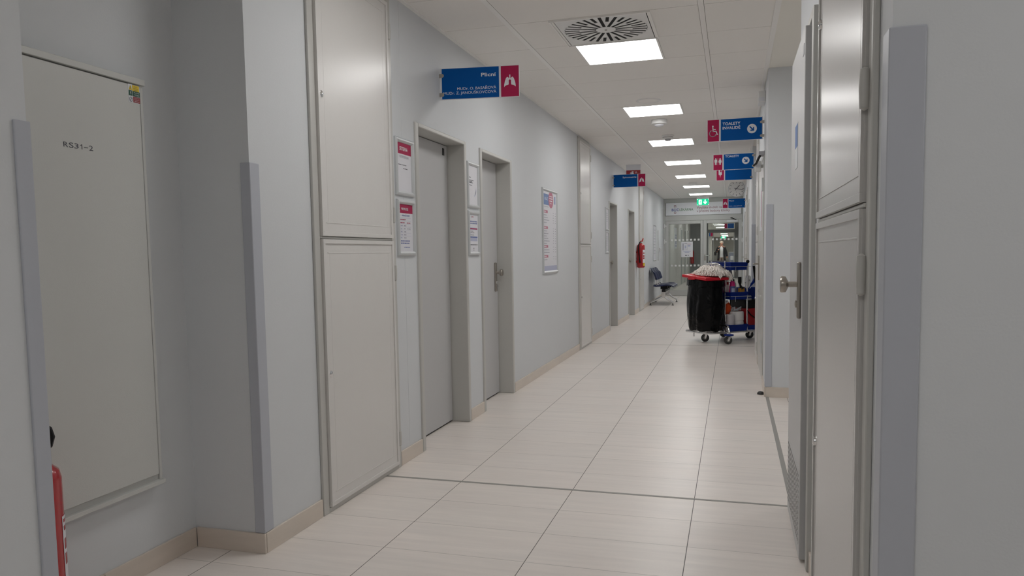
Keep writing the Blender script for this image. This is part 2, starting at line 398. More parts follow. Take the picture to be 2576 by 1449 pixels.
# plastic corner guards
def guard(name, cx, cy, sx, sy, wx, wy, z1, t=0.007):
    """L-shaped profile round the outer wall corner (cx, cy); the free faces look along sx (X) and sy (Y)"""
    P = [(t*sx, t*sy), (t*sx, -wy*sy), (-0.001*sx, -wy*sy), (-0.001*sx, -0.001*sy), (-wx*sx, -0.001*sy), (-wx*sx, t*sy)]
    return struct(name, MB().prism([(cx+p[0], cy+p[1]) for p in P], (0, 0, 0.083), (1, 0, 0), (0, 1, 0), z1-0.083), 'guard', bevel=0.003)
guard('trim_7', XL, 2.53, 1, -1, 0.038, 0.055, 1.565)
guard('trim_8', XL, 1.572, 1, 1, 0.045, 0.042, 1.565)
guard('trim_9', 0.285, 1.58, -1, -1, 0.058, 0.052, 1.603)
guard('trim_10', XM, 6.34, -1, -1, 0.046, 0.05, 1.557)
guard('trim_11', XR, 10.95, -1, -1, 0.045, 0.05, 1.557)

# ------------------------------------------------------------------ ceiling lights, vent, detectors
LBL = ['first lit square ceiling panel, right behind the round-slotted air vent', 'second lit square ceiling panel, between the flat round speaker and the white sensor',
       'third lit square ceiling panel, with the smoke detector hanging before it', 'fourth lit square ceiling panel, next to the smaller toilet sign',
       'fifth lit square ceiling panel, level with the infusion sign', 'sixth lit square ceiling panel, just behind the small far detector', 'seventh lit ceiling panel, farthest one, right above the green exit sign',
       ]
def ceiling_light(label, x0, x1, a, b, z=ZC, lamp='lamp', group='square ceiling lights'):
    t = thing('ceiling_light', label, 'light', ((x0+x1)/2, (a+b)/2, z), 0, group)
    fr = MB(); e = 0.014
    fr.box(x0, x1, a, a+e, z-0.003, z+0.02).box(x0, x1, b-e, b, z-0.003, z+0.02).box(x0, x0+e, a+e, b-e, z-0.003, z+0.02).box(x1-e, x1, a+e, b-e, z-0.003, z+0.02)
    fr.build('frame', 'bar', t)
    MB().box(x0+e, x1-e, a+e, b-e, z-0.001, z+0.015).build('diffuser', lamp, t, smooth=False)
    return t
vis = [a for a in LROWS if a > 5.0]
for i, a in enumerate(vis): ceiling_light(LBL[i], -1.066, -0.493, a, a+RP-0.004)
for a, lb in zip([a for a in LROWS if a < 5.0], ['lit square ceiling panel of the hall behind the viewer, over the corridor axis', 'lit square ceiling panel above the near grey wall cabinet']):  # the panel behind the viewer is added to brighten the foreground
    ceiling_light(lb, -1.066, -0.493, a, a+RP-0.004)
ceiling_light('lit square ceiling panel in the side passage on the right', 1.5, 2.07, 4.7, 5.27)  # unseen panel put in to lighten the passage's far wall
ceiling_light('lit square ceiling panel of the open hall behind the viewer, on the right', 1.15, 1.72, 0.1, 0.67)  # added lamp out of view, lifting the right wall that faces the camera

t = thing('air_vent', 'square white ceiling air vent with a round pattern of radial slots', 'vent', (-0.79, 4.886, ZC))
vx, vy, hw = -0.79, 4.886, 0.288
# plate with real slots: ring of radial bars over a near-black box painting their shade
MB().box(vx-hw-0.012, vx+hw+0.012, vy-0.286, vy+0.286, ZC-0.002, ZC+0.02).build('duct_box', 'dark', t, smooth=False)
pl = MB()
def ringpt(r, a): return (vx + r*math.cos(a), vy + r*math.sin(a))
NS = 16; RO = 0.265
for i in range(NS*2):
    a0 = 2*PI*i/(NS*2); a1 = 2*PI*(i+1)/(NS*2); mid = (a0+a1)/2
    long_ = i % 2 == 0; ri = 0.062 if long_ else 0.168; w = 0.0104
    # wedge of plate between slot i and slot i+1
    def sd(a, r, s): return (vx + r*math.cos(a) - s*w*math.sin(a), vy + r*math.sin(a) + s*w*math.cos(a))
    rn = 0.168 if long_ else 0.062
    rm = max(ri, rn)
    poly = [sd(a0, RO, 1), ringpt(RO+0.001, mid), sd(a1, RO, -1), sd(a1, rm, -1), sd(a0, rm, 1)]
    pl.prism(poly, (0, 0, ZC-0.006), (1, 0, 0), (0, 1, 0), 0.0025)
    if long_:            # inner part between two long slots i and i+2
        a2 = 2*PI*(i+2)/(NS*2)
        pl.prism([sd(a0, 0.169, 1), sd(a1, 0.169, 0), sd(a2, 0.169, -1), sd(a2, 0.062, -1), sd(a0, 0.062, 1)], (0, 0, ZC-0.006), (1, 0, 0), (0, 1, 0), 0.0025)
disc(pl, (0, 0, ZC-0.006), (1, 0, 0), (0, 1, 0), vx, vy, 0.0625, 0.0025, 40)
for i in range(40):      # outer plate from the circle to the square rim
    a0 = 2*PI*i/40; a1 = 2*PI*(i+1)/40
    def sq(a):
        c, s_ = math.cos(a), math.sin(a); k = 0.2815/max(abs(c), abs(s_)); return (vx+c*k, vy+s_*k)
    pts = [ringpt(RO-0.002, a0), ringpt(RO-0.002, a1), sq(a1), sq(a0)]
    pl.prism(pts, (0, 0, ZC-0.006), (1, 0, 0), (0, 1, 0), 0.0025)
pl.build('slotted_plate', 'white', t, smooth=False)
e = MB().box(vx-0.308, vx+0.308, vy-0.29, vy-0.282, ZC-0.012, ZC+0.01).box(vx-0.308, vx+0.308, vy+0.282, vy+0.29, ZC-0.012, ZC+0.01).box(vx-0.308, vx-0.3, vy-0.282, vy+0.282, ZC-0.012, ZC+0.01).box(vx+0.3, vx+0.308, vy-0.282, vy+0.282, ZC-0.012, ZC+0.01)
e.box(vx-0.3, vx-0.286, vy-0.282, vy+0.282, ZC-0.005, ZC+0.006).box(vx+0.286, vx+0.3, vy-0.282, vy+0.282, ZC-0.005, ZC+0.006)
e.build('rim', 'bar', t, smooth=False)
MB().cyl((vx, vy, ZC-0.009), (vx, vy, ZC-0.005), 0.008).build('screw', 'steel', t)

t = thing('ceiling_speaker', 'flat round white speaker in the ceiling before the second light', 'speaker', (-0.777, 7.27, ZC))
MB().lathe([(0.092, -0.0005), (0.112, -0.006), (0.118, 0.002)], (-0.777, 7.27, ZC)).build('bezel', 'white', t)
MB().lathe([(0.09, -0.004), (0.092, 0.002)], (-0.777, 7.27, ZC)).build('grille', 'ceil', t)
t = thing('motion_sensor', 'round white ceiling sensor with a bulging lens, behind the second light', 'sensor', (-0.777, 8.36, ZC))
MB().lathe([(0.085, 0.0), (0.088, -0.018), (0.086, -0.045), (0.06, -0.052)], (-0.777, 8.36, ZC)).build('body', 'white', t)
MB().lathe([(0.055, -0.05), (0.045, -0.066), (0.02, -0.075), (0.004, -0.077)], (-0.777, 8.36, ZC)).build('lens', 'acrylic', t)
t = thing('smoke_detector', 'white stepped smoke detector hanging just before the third light', 'detector', (-0.777, 9.5, ZC))
MB().lathe([(0.075, 0.0), (0.078, -0.012), (0.06, -0.018), (0.066, -0.034), (0.045, -0.045)], (-0.777, 9.5, ZC)).build('base', 'white', t)
MB().lathe([(0.04, -0.04), (0.038, -0.058), (0.03, -0.066), (0.012, -0.068)], (-0.777, 9.5, ZC)).build('chamber', 'greyplastic', t)
t = thing('smoke_detector', 'small round white detector far away between the fifth and sixth lights', 'detector', (-0.81, 16.1, ZC))
MB().lathe([(0.085, 0.0), (0.088, -0.02), (0.08, -0.04)], (-0.81, 16.1, ZC)).build('base', 'white', t)
MB().lathe([(0.055, -0.038), (0.045, -0.055), (0.02, -0.062)], (-0.81, 16.1, ZC)).build('chamber', 'white', t)

# ------------------------------------------------------------------ doors in the left wall
def left_door(n, y0, y1, h, knob=False):
    t = thing('door_%d' % n, ['', 'grey door recessed in a pale frame beside the two raspberry notices', 'narrower grey recessed door with a steel knob plate', 'far grey recessed door under the spirometry sign', 'farthest grey recessed door, next to the red extinguisher'][n], 'door', (XL, (y0+y1)/2, 0), 0, None, 'structure')
    w = 0.043; fx = XL+0.012; bx = -1.965
    f = MB().box(bx, fx, y0, y0+w, 0, h).box(bx, fx, y1-w, y1, 0, h).box(bx, fx, y0+w, y1-w, h-0.026, h)
    f.build('door_frame', 'frame', t, bevel=0.006, seg=3)
    MB().box(-1.962, -1.927, y0+w+0.003, y1-w-0.006, 0.012, h-0.03).build('door_leaf', 'leaf', t, bevel=0.002)
    MB().box(-1.964, -1.94, y0+w, y1-w, 0.0005, 0.011).build('threshold_gap', 'dark', t, smooth=False)  # near-black strip painting the shade under the leaf
    if n == 1:
        MB().box(-1.927, -1.924, 4.862, 4.894, 1.882, 1.93).build('label_plate', 'rubber', t)
    if knob:
        hy = y1-w-0.075; g = MB()
        g.box(-1.927, -1.912, hy-0.019, hy+0.019, 0.88, 1.125); pb = g.build('handle_plate', 'steel', t, bevel=0.006, seg=3)
        k = MB().cyl((-1.912, hy, 1.04), (-1.885, hy, 1.04), 0.011).lathe([(0.012, 0), (0.027, 0.008), (0.029, 0.026), (0.026, 0.03)], (-1.888, hy, 1.04), 'x', 24)
        k.build('knob', 'steel', pb)
        MB().cyl((-1.912, hy, 0.955), (-1.905, hy, 0.955), 0.016).build('lock_cylinder', 'chrome', pb)
    return t
for i, (a, b, h) in enumerate(LD): left_door(i+1, a, b, h, knob=(i > 0))

# closet door on the right wall, leaf standing proud of its frame
t = thing('door_5', 'pale grey closet door with steel knob and perforated vent, right foreground', 'door', (0.285, 2.9, 0), 0, None, 'structure')
MB().box(0.266, 0.2849, 2.872, 2.925, 0, 2.045).box(0.266, 0.2849, 3.575, 3.61, 0, 2.045).box(0.266, 0.2849, 2.925, 3.575, 2.015, 2.045).build('door_frame', 'frame', t, bevel=0.003)
lf = MB().box(0.247, 0.2755, 2.955, 3.57, 0.012, 2.0).box(0.2755, 0.2845, 2.985, 3.57, 0.012, 2.0)
leaf = lf.build('door_leaf', 'leaf', t, bevel=0.003)
vp = MB().box(0.2455, 0.2475, 2.985, 3.54, 0.06, 0.345)
vpo = vp.build('vent_panel', 'leaf', leaf, bevel=0.001)
hd = MB()
for i in range(26):
    for j in range(13): hd.cyl((0.2450, 2.998+i*0.021, 0.075+j*0.021), (0.2456, 2.998+i*0.021, 0.075+j*0.021), 0.0052, n=6)
hd.build('vent_holes', 'rubber', vpo, smooth=False)
hp = MB().box(0.234, 0.2475, 3.0, 3.038, 0.93, 1.145).build('handle_plate', 'steel', leaf, bevel=0.005, seg=3)
MB().cyl((0.236, 3.019, 1.06), (0.198, 3.019, 1.06), 0.0105).lathe([(0.011, 0), (0.03, -0.009), (0.0315, -0.024), (0.029, -0.029)], (0.203, 3.019, 1.06), 'x', 28).build('knob', 'steel', hp)
MB().lathe([(0.014, 0), (0.014, -0.005), (0.006, -0.008)], (0.234, 3.019, 0.985), 'x').build('lock_cylinder', 'steel', hp)
pic = MB().box(0.2455, 0.2475, 3.22, 3.34, 1.59, 1.70).box(0.2455, 0.2475, 3.22, 3.34, 1.52, 1.59)
pic.build('door_sign', 'alu', leaf, bevel=0.0008)
MB().box(0.2448, 0.2456, 3.225, 3.335, 1.605, 1.695).build('sign_insert', 'blue', leaf, smooth=False)
MB().box(0.2455, 0.2475, 2.985, 3.03, 1.905, 1.945).build('label_plate', 'greyplastic', leaf)

# far door on the right wall with lever handle and a small poster
t = thing('door_6', 'far right grey door with long handle plate, lever and small poster', 'door', (XM, 7.5, 0), 0, None, 'structure')
MB().box(XM-0.008, XM, 6.935, 6.985, 0, 2.06).box(XM-0.008, XM, 8.15, 8.2, 0, 2.06).box(XM-0.008, XM, 6.985, 8.15, 2.01, 2.06).build('door_frame', 'frame', t, bevel=0.003)
leaf = MB().box(XM-0.005, XM-0.0005, 7.0, 8.14, 0.012, 2.005).build('door_leaf', 'frame', t, bevel=0.001)
hp = MB().box(XM-0.014, XM-0.005, 7.97, 8.01, 0.89, 1.14).build('handle_plate', 'steel', leaf, bevel=0.003)
MB().tube([(XM-0.012, 7.99, 1.055), (XM-0.052, 7.99, 1.055), (XM-0.058, 7.985, 1.055), (XM-0.058, 7.88, 1.055)], 0.009, 10).build('lever', 'steel', hp)
for z in (0.33, 1.0, 1.77): MB().cyl((XM-0.012, 6.992, z-0.06), (XM-0.012, 6.992, z+0.06), 0.010).build('hinge', 'alu', leaf)
for z, y in ((0.79, 7.8), (0.76, 7.45)): MB().cyl((XM-0.004, y, z), (XM-0.02, y, z), 0.012).build('bolt_knob', 'chrome', leaf)
MB().box(XM-0.0065, XM-0.005, 7.35, 7.8, 1.38, 1.78).build('door_poster', 'paper', leaf, smooth=False)
MB().box(XM-0.0072, XM-0.0066, 7.4, 7.5, 1.41, 1.75).build('poster_stripe', 'inkpink', leaf, smooth=False)

# two more doors further along the right wall, seen almost edge-on
for n, y0, y1, lb in ((7, 12.9, 13.9, 'narrow glimpse of a grey door frame past the infusion sign'), (8, 16.9, 17.9, 'last door frame on the right before the glazed end')):
    t = thing('door_%d' % n, lb, 'door', (XR, (y0+y1)/2, 0), 0, None, 'structure')
    MB().box(XR-0.014, XR, y0, y0+0.05, 0, 2.03).box(XR-0.014, XR, y1-0.05, y1, 0, 2.03).box(XR-0.014, XR, y0+0.05, y1-0.05, 1.98, 2.03).build('door_frame', 'frame', t, bevel=0.003)
    MB().box(XR-0.006, XR-0.001, y0+0.05, y1-0.05, 0.01, 1.98).build('door_leaf', 'leaf', t)
    MB().tube([(XR-0.006, y1-0.12, 1.05), (XR-0.06, y1-0.12, 1.05), (XR-0.06, y1-0.23, 1.05)], 0.009, 8).build('lever', 'steel', t)

# ------------------------------------------------------------------ wall cabinets (frame, upper and lower door, hinges, locks)
def cabinet(label, xw, s, y0, y1, top, gap, bot, hinge_far, m, fm, gp=0.014, insetline=True, locks=None, hz=None):
    """s: outward direction along X (+1 left wall, -1 right wall)"""
    t = thing('wall_cabinet', label, 'cabinet', (xw, (y0+y1)/2, 0), 0, 'painted wall cabinets')
    ds = 0.5 if xw == XM else 1.0
    X = lambda d: xw + s*d*ds
    fw = 0.047
    MB().box(X(0), X(0.014), y0, y0+fw, 0, top+0.045).box(X(0), X(0.014), y1-fw, y1, 0, top+0.045).box(X(0), X(0.014), y0+fw, y1-fw, 0, bot-0.003).box(X(0), X(0.014), y0+fw, y1-fw, top+0.004, top+0.045).box(X(0), X(0.019), y0+fw, y1-fw, gap-gp/2+0.002, gap+gp/2-0.002).box(X(0), X(0.009), y0+fw, y1-fw, 0.01, top).build('frame', fm, t, bevel=0.003)
    a, b = y0+fw+0.006, y1-fw-0.003
    doors = []
    for z0, z1 in ((gap+gp/2, top), (bot, gap-gp/2)):
        d = MB().box(X(0.004), X(0.02), a, b, z0, z1)
        e = 0.02; i_ = 0.0006
        for q in ((a+i_, b-i_, z0+i_, z0+e), (a+i_, b-i_, z1-e, z1-i_), (a+i_, a+e, z0+e, z1-e), (b-e, b-i_, z0+e, z1-e)): d.box(X(0.018), X(0.026), q[0], q[1], q[2], q[3])
        if insetline:
            e2 = 0.062
            for z in (z0+e2, z1-e2): d.box(X(0.019), X(0.0218), a+0.045, b-0.045, z-0.0022, z+0.0022)
            for y in (a+e2, b-e2): d.box(X(0.019), X(0.0205), y-0.0022, y+0.0022, z0+0.06, z1-0.06)
        doors.append(d.build('cabinet_door', m, t, bevel=0.004, seg=3))
    hy = b+0.014 if hinge_far else a-0.014
    hz = hz or ((top-0.14, gap+0.12), (gap-0.19, bot+0.13))
    for d, zs in zip(doors, hz):
        for z in zs:
            MB().lathe([(0.002, -0.045), (0.010, -0.04), (0.0115, 0.0), (0.0115, 0.001), (0.010, 0.04), (0.002, 0.045)], (X(0.022), hy, z), n=12).build('hinge', fm, d)
    ly = a+0.03 if hinge_far else b-0.03
    for d, z in zip(doors, locks or (1.928, 0.651)):
        MB().lathe([(0.016, 0.0), (0.015, s*0.006), (0.009, s*0.009)], (X(0.02), ly, z), 'x', 18).build('lock', 'chrome', d)
    return t
cabinet('tall pale wall cabinet nearest on the left wall, with two doors', XL, 1, 2.965, 3.805, 2.548, 1.2815, 0.028, True, 'cab', 'frame', hz=((2.40, 1.418), (1.10, 0.172)))
cabinet('tall wall cabinet midway on the left, between the price poster and spirometry sign', XL, 1, 8.975, 9.768, 2.56, 1.304, 0.03, True, 'cab', 'frame')
cabinet('tall narrow-looking far wall cabinet behind the red fire extinguisher', XL, 1, 15.08, 15.84, 2.56, 1.304, 0.03, True, 'cab', 'frame')
cabinet('glossy grey two-door wall cabinet in the right foreground', 0.285, -1, 1.70, 2.685, 2.5, 1.283, 0.03, False, 'cabshiny', 'frame', hz=((2.3, 1.525), (1.135, 0.2)), locks=(1.9, 0.56))
cabinet('glossy wall cabinet on the right wall just past the far handled door', XM, -1, 8.36, 9.06, 2.5, 1.282, 0.03, False, 'cab', 'frame')
cabinet('wall cabinet on the right wall beyond the infusion sign', XR, -1, 14.3, 15.1, 2.3, 1.282, 0.03, False, 'cab', 'frame')

# ------------------------------------------------------------------ electrical cabinet in the niche
t = thing('electrical_cabinet', 'large grey electrical panel marked RS31-2 hung in the left niche', 'electrical panel', (-2.14, 1.98, 0.33))
MB().box(-2.139, -2.112, 1.648, 2.318, 0.336, 1.853).box(-2.112, -2.098, 1.648, 1.672, 0.336, 1.853).box(-2.112, -2.104, 2.304, 2.318, 0.336, 1.853).box(-2.112, -2.092, 1.648, 2.318, 1.833, 1.855).box(-2.112, -2.090, 1.648, 2.318, 0.336, 0.352).build('housing', 'box', t, bevel=0.002)
dr = MB().box(-2.113, -2.1, 1.676, 2.298, 0.374, 1.829).build('panel_door', 'box', t, bevel=0.003)
lt = MB(); [text(lt, ch, 0.0165, (-2.0992, 1.954+dy, 1.566), (0, 1, 0), (0, 0, 1), 'L', wd) for ch, dy, wd in (('R', 0.0, 0.0175), ('S', 0.0215, 0.0175), ('3', 0.0425, 0.0165), ('2', 0.1015, 0.0165))]
lt.prism([(0.0715, 0.0), (0.0738, 0.0), (0.0738, 0.0165), (0.0722, 0.0165), (0.0665, 0.0128), (0.0665, 0.0107), (0.0715, 0.0138)], (-2.0996, 1.954, 1.566), (0, 1, 0), (0, 0, 1), 0.0006)
lt.prism([(0.082, 0.0064), (0.097, 0.0064), (0.097, 0.0086), (0.082, 0.0086)], (-2.0996, 1.954, 1.566), (0, 1, 0), (0, 0, 1), 0.0006); lt.build('lettering', 'ink', dr, smooth=False)
st = MB().box(-2.1, -2.0992, 2.243, 2.2975, 1.7645, 1.829).build('warning_sticker', 'signwhite', dr, smooth=False)
x = -2.0989; Yv, Zv = (0, 1, 0), (0, 0, 1)
def patch(m, y0, y1, z0, z1, name): MB().add([(x, y0, z0), (x, y1, z0), (x, y1, z1), (x, y0, z1)], [(0, 1, 2, 3)]).build(name, m, st, smooth=False)
patch('yellow', 2.262, 2.295, 1.807, 1.828, 'yellow_field'); patch('darkgreen', 2.2645, 2.297, 1.788, 1.807, 'green_field'); patch('darkgreen', 2.2445, 2.2625, 1.788, 1.807, 'green_square')
patch('brownred', 2.2645, 2.297, 1.766, 1.787, 'red_field')
g = MB(); o = (x+0.0004, 2.2445, 1.7645)
g.prism([(0.001, 0.044), (0.017, 0.044), (0.009, 0.062)], o, Yv, Zv, 0.0002); g.build('warning_triangle', 'yellow', st, smooth=False)
g = MB(); o2 = (x+0.0007, 2.2445, 1.7645); g.prism([(0.0083, 0.048), (0.0097, 0.048), (0.0097, 0.057), (0.0083, 0.057)], o2, Yv, Zv, 0.0002)
for i in range(24):
    a0, a1 = 2*PI*i/24, 2*PI*(i+1)/24
    g.prism([(0.009+0.0075*math.cos(a0), 0.0105+0.0085*math.sin(a0)), (0.009+0.0075*math.cos(a1), 0.0105+0.0085*math.sin(a1)), (0.009+0.0062*math.cos(a1), 0.0105+0.007*math.sin(a1)), (0.009+0.0062*math.cos(a0), 0.0105+0.007*math.sin(a0))], o2, Yv, Zv, 0.0002)
g.prism([(0.004, 0.006), (0.005, 0.005), (0.014, 0.015), (0.013, 0.016)], o2, Yv, Zv, 0.0002)
for i, (s_, z) in enumerate((('POZOR', 0.0565), ('ELEKTRICKÉ', 0.0505), ('ZAŘÍZENÍ', 0.0445))): text(g, s_, 0.0028, (x+0.0006, 2.2785, 1.7645+z), Yv, Zv, 'C')
g.build('black_print', 'ink', st, smooth=False)
g = MB(); g.prism([(0.0085, 0.040), (0.0115, 0.0395), (0.0095, 0.034), (0.0115, 0.0335), (0.0085, 0.0255), (0.009, 0.031), (0.0068, 0.0315)], o2, Yv, Zv, 0.0002)
for s_, z, c in (('HLAVNÍ', 0.035, 0.0042), ('VYPÍNAČ', 0.027, 0.0042), ('NEHAS VODOU', 0.0165, 0.0026), ('ANI PĚNOVÝMI', 0.0105, 0.0026), ('PŘÍSTROJI', 0.0045, 0.0026)): text(g, s_, c, (x+0.0006, 2.281, 1.7645+z), Yv, Zv, 'C', 0.024)
g.build('white_print', 'signwhite', st, smooth=False)

# ------------------------------------------------------------------ fire extinguishers
def extinguisher(label, cx, cy, z0, r, h, hosedir, lab_a, wallx, looped=False):
    t = thing('fire_extinguisher', label, 'fire extinguisher', (cx, cy, z0), 0, 'fire extinguishers')
    MB().lathe([(0.03, 0.004), (r-0.02, 0.0), (r-0.004, 0.01), (r, 0.03), (r, h-0.055), (r-0.006, h-0.03), (r-0.03, h-0.008), (0.028, h), (0.022, h+0.012)], (cx, cy, z0), n=40).build('cylinder', 'extred', t)
    v = MB().cyl((cx, cy, z0+h), (cx, cy, z0+h+0.035), 0.019).box(cx-0.012, cx+0.012, cy-0.02, cy+0.035, z0+h+0.02, z0+h+0.04).build('valve', 'steel', t)
    lv = MB(); z = z0+h+0.04
    lv.prism([(-0.03, 0.0), (0.03, 0.0), (0.055, 0.062), (0.04, 0.066), (0.012, 0.02), (-0.03, 0.014)], (cx+(-0.008 if looped else 0.008), cy, z), ((-0.6, -0.8, 0) if looped else (0.6, 0.8, 0)), (0, 0, 1), 0.016); lv.build('squeeze_handle', 'extred', v, bevel=0.002)
    d = Vector(hosedir).normalized(); R = r+0.014; p = []
    side = Vector((-d.y, d.x, 0))
    p = [Vector((cx, cy, z0+h+0.028)), Vector((cx, cy, z0+h+0.03))+d*0.03, Vector((cx, cy, z0+h+0.005))+d*0.055, Vector((cx, cy, z0+h-0.05))+d*R]
    for i in range(1, 7):
        f = i/6; ang = f*0.35; q = (d*math.cos(ang)+side*math.sin(ang)); p.append(Vector((cx, cy, z0+h-0.05-(h*0.62)*f))+q*R)
    if looped: p = [Vector((cx, cy, zz)) + d*xx for xx, zz in ((0.0, 0.625), (0.035, 0.626), (0.05, 0.641), (0.0565, 0.664), (0.051, 0.687), (0.034, 0.704), (-0.02, 0.712), (-0.07, 0.69), (-0.095, 0.6), (-0.1, 0.45), (-0.098, 0.3))]
    hs = MB().tube(p, 0.0125 if looped else 0.0105, 8).build('hose', 'black', t)
    q = p[-1]; dirn = (p[-1]-p[-2]).normalized()
    MB().tube([q-dirn*0.04, q+dirn*0.03], [0.013, 0.016], 10).build('nozzle', 'black', hs)
    lb = MB(); n = 10; R1 = r+0.0008; a0, a1 = lab_a; rows = []
    def arc(zA, zB, b0, b1, rr): return MB().loft([[(cx+rr*math.cos(b0+(b1-b0)*i/n), cy+rr*math.sin(b0+(b1-b0)*i/n), zz) for i in range(n+1)] for zz in (zA, zB)], cap=False, closed=False)
    arc(z0+h*0.2, z0+h*(0.66 if looped else 0.74), a0, a1, R1).build('label', 'signwhite', t)
    dk = MB(); w = (a1-a0)
    for i in range(2):
        for f0, f1 in ((0.36, 0.43), (0.455, 0.52), (0.57, 0.60), (0.62, 0.64)):
            tt = arc(z0+h*f0, z0+h*f1, a0+w*(0.08+0.48*i), a0+w*(0.44+0.48*i), R1+0.0006); dk.add(tt.v, tt.f)
    dk.build('label_print', 'extred', t)
    arc(z0+h*0.08, z0+h*0.19, a0+w*0.1, a1-w*0.1, R1).build('date_sticker', 'yellow', t)
    # wall bracket
    if looped: z0 -= 0.25*h
    br = MB().box(min(wallx, cx-r*0.6), max(wallx, cx-r*0.6), cy-0.02, cy+0.02, z0+h*0.62, z0+h*0.66).box(min(wallx, wallx+0.006), max(wallx, wallx+0.006), cy-0.025, cy+0.025, z0+h*0.2, z0+h*0.72)
    br.box(min(wallx, cx-r*0.5), max(wallx, cx-r*0.5), cy-0.04, cy+0.04, z0+h*0.22, z0+h*0.3)
    br.build('wall_bracket', 'extred', t)
    return t
extinguisher('red fire extinguisher hung low in the left niche, partly behind the near wall', -2.005, 1.68, 0.095, 0.08, 0.50, (0.64, 0.77, 0), (0.42, 1.5), -2.139, True)
extinguisher('red fire extinguisher on the far left wall above the floor, before the blue bench', -1.722, 14.7, 0.892, 0.077, 0.47, (-0.45, -0.9, 0), (-0.95, 0.1), -1.809)

# ------------------------------------------------------------------ framed notices on the left wall
def wall_frame(label, y0, y1, z0, z1, w, group=None, cat='notice', d=0.016, name='notice_frame'):
    t = thing(name, label, cat, (XL, (y0+y1)/2, z0), 0, group)
    f = MB(); X = XL
    def bar(a, b, c, e):                    # rounded snap profile along an edge
        n = 6; prof = [(w*i/n, 0.006 + (d-0.006)*math.sin(PI*(0.12+0.88*i/n)) if i not in (0, n) else 0.003) for i in range(n+1)]
        return prof
    prof = [(0, 0.0), (0, 0.010), (w*0.25, d), (w*0.55, d+0.001), (w*0.85, 0.011), (w, 0.005), (w, 0.0)]
    def mitred(horizontal, lo, hi, fixed, sgn):
        r = []
        for end in (0, 1):
            ring = []
            for u, hgt in prof:
                e = lo+u if end == 0 else hi-u
                ring.append((X+hgt, e, fixed+sgn*u) if horizontal else (X+hgt, fixed+sgn*u, e))
            r.append(ring)
        f.loft(r)
    mitred(True, y0, y1, z0, 1); mitred(True, y0, y1, z1, -1); mitred(False, z0, z1, y0, 1); mitred(False, z0, z1, y1, -1)
    f.build('frame', 'alu', t)
    p = MB().box(X, X+0.004, y0+w-0.002, y1-w+0.002, z0+w-0.002, z1-w+0.002).build('sheet', 'paper', t, smooth=False)
    return t, p, (y0+w, y1-w, z0+w, z1-w)
def flat(par, m, y0, y1, z0, z1, name, lift=0.0044):
    return MB().add([(XL+lift, y0, z0), (XL+lift, y1, z0), (XL+lift, y1, z1), (XL+lift, y0, z1)], [(0, 1, 2, 3)]).build(name, m, par, smooth=False)
def lines(par, m, rows, name, lift=0.0048):
    g = MB()
    for y0, y1, z, hh in rows: g.add([(XL+lift, y0, z), (XL+lift, y1, z), (XL+lift, y1, z+hh), (XL+lift, y0, z+hh)], [(0, 1, 2, 3)])
    return g.build(name, m, par, smooth=False)
def wtext(g, s, cap, y, z, align='L', width=None, lift=0.005, bold=0.0): text(g, s, cap, (XL+lift, y, z), (0, 1, 0), (0, 0, 1), align, width, bold)
def greek(rows):              # broken strokes standing for print too small to read
    out = []
    for y0, y1, z, hh in rows:
        y = y0
        while y < y1-0.004:
            l = min(random.uniform(0.006, 0.02), y1-y); out.append((y, y+l, z, hh)); y += l+random.uniform(0.0025, 0.005)
    return out

G = 'snap-framed notices on the left wall'
t, p, (a, b, c, d) = wall_frame('upper framed notice with raspberry heading, left of the first door', 3.842, 4.087, 1.535, 1.858, 0.026, G)
flat(p, 'inkred', a, b, d-0.062, d, 'heading_band'); g = MB(); wtext(g, 'SESTERNA', 0.020, (a+b)/2-0.006, d-0.042, 'C', 0.108, bold=0.01); g.build('heading', 'signwhite', p, smooth=False)
g = MB(); wtext(g, 'PLICNÍ ODDĚLENÍ', 0.013, (a+b)/2, d-0.084, 'C', 0.12); g.build('subheading', 'inkgrey', p, smooth=False)
lines(p, 'ink', greek([(a+0.01, a+0.125, d-0.125, 0.004), (a+0.08, a+0.145, d-0.145, 0.004)]), 'print')
t, p, (a, b, c, d) = wall_frame('lower framed notice with opening hours, left of the first door', 3.848, 4.088, 1.194, 1.512, 0.026, G)
flat(p, 'inkred', a, b, d-0.05, d, 'heading_band'); g = MB(); wtext(g, 'PNEUMOLOGIE', 0.014, a+0.035, d-0.033, 'L', 0.092, bold=0.015)
for q in ((0.007, 0.012, 0.012, 0.017), (0.011, 0.016, 0.019, 0.024), (0.007, 0.012, 0.026, 0.031), (0.011, 0.016, 0.033, 0.038)): g.add([(XL+0.005, a+q[0], d-q[3]), (XL+0.005, a+q[1], d-q[3]), (XL+0.005, a+q[1], d-q[2]), (XL+0.005, a+q[0], d-q[2])], [(0, 1, 2, 3)])
g.build('heading', 'signwhite', p, smooth=False)
g = MB(); wtext(g, 'ORDINAČNÍ HODINY', 0.0095, (a+b)/2, d-0.068, 'C', 0.105, bold=0.01)
for i, s_ in enumerate(('Pondělí', 'Úterý', 'Středa', 'Čtvrtek', 'Pátek')): wtext(g, s_, 0.006, a+0.02, d-0.124-i*0.0172, 'L', bold=0.012)
g.build('hours_print', 'inkblue', p, smooth=False)
lines(p, 'inkred', greek([(a+0.018, a+0.09, d-0.089, 0.005), (a+0.018, a+0.08, d-0.107, 0.005), (a+0.105, a+0.152, d-0.107, 0.005)]), 'red_print')
lines(p, 'inkgrey', greek([(a+0.064, a+0.094, d-0.124-i*0.0172, 0.005) for i in range(5)] + [(a+0.11, a+0.155, d-0.141, 0.005)]), 'hours')
lines(p, 'inkpale', [(a+0.018, a+0.162, d-0.0775-i*0.0172, 0.0012) for i in range(7)], 'ruled_lines')
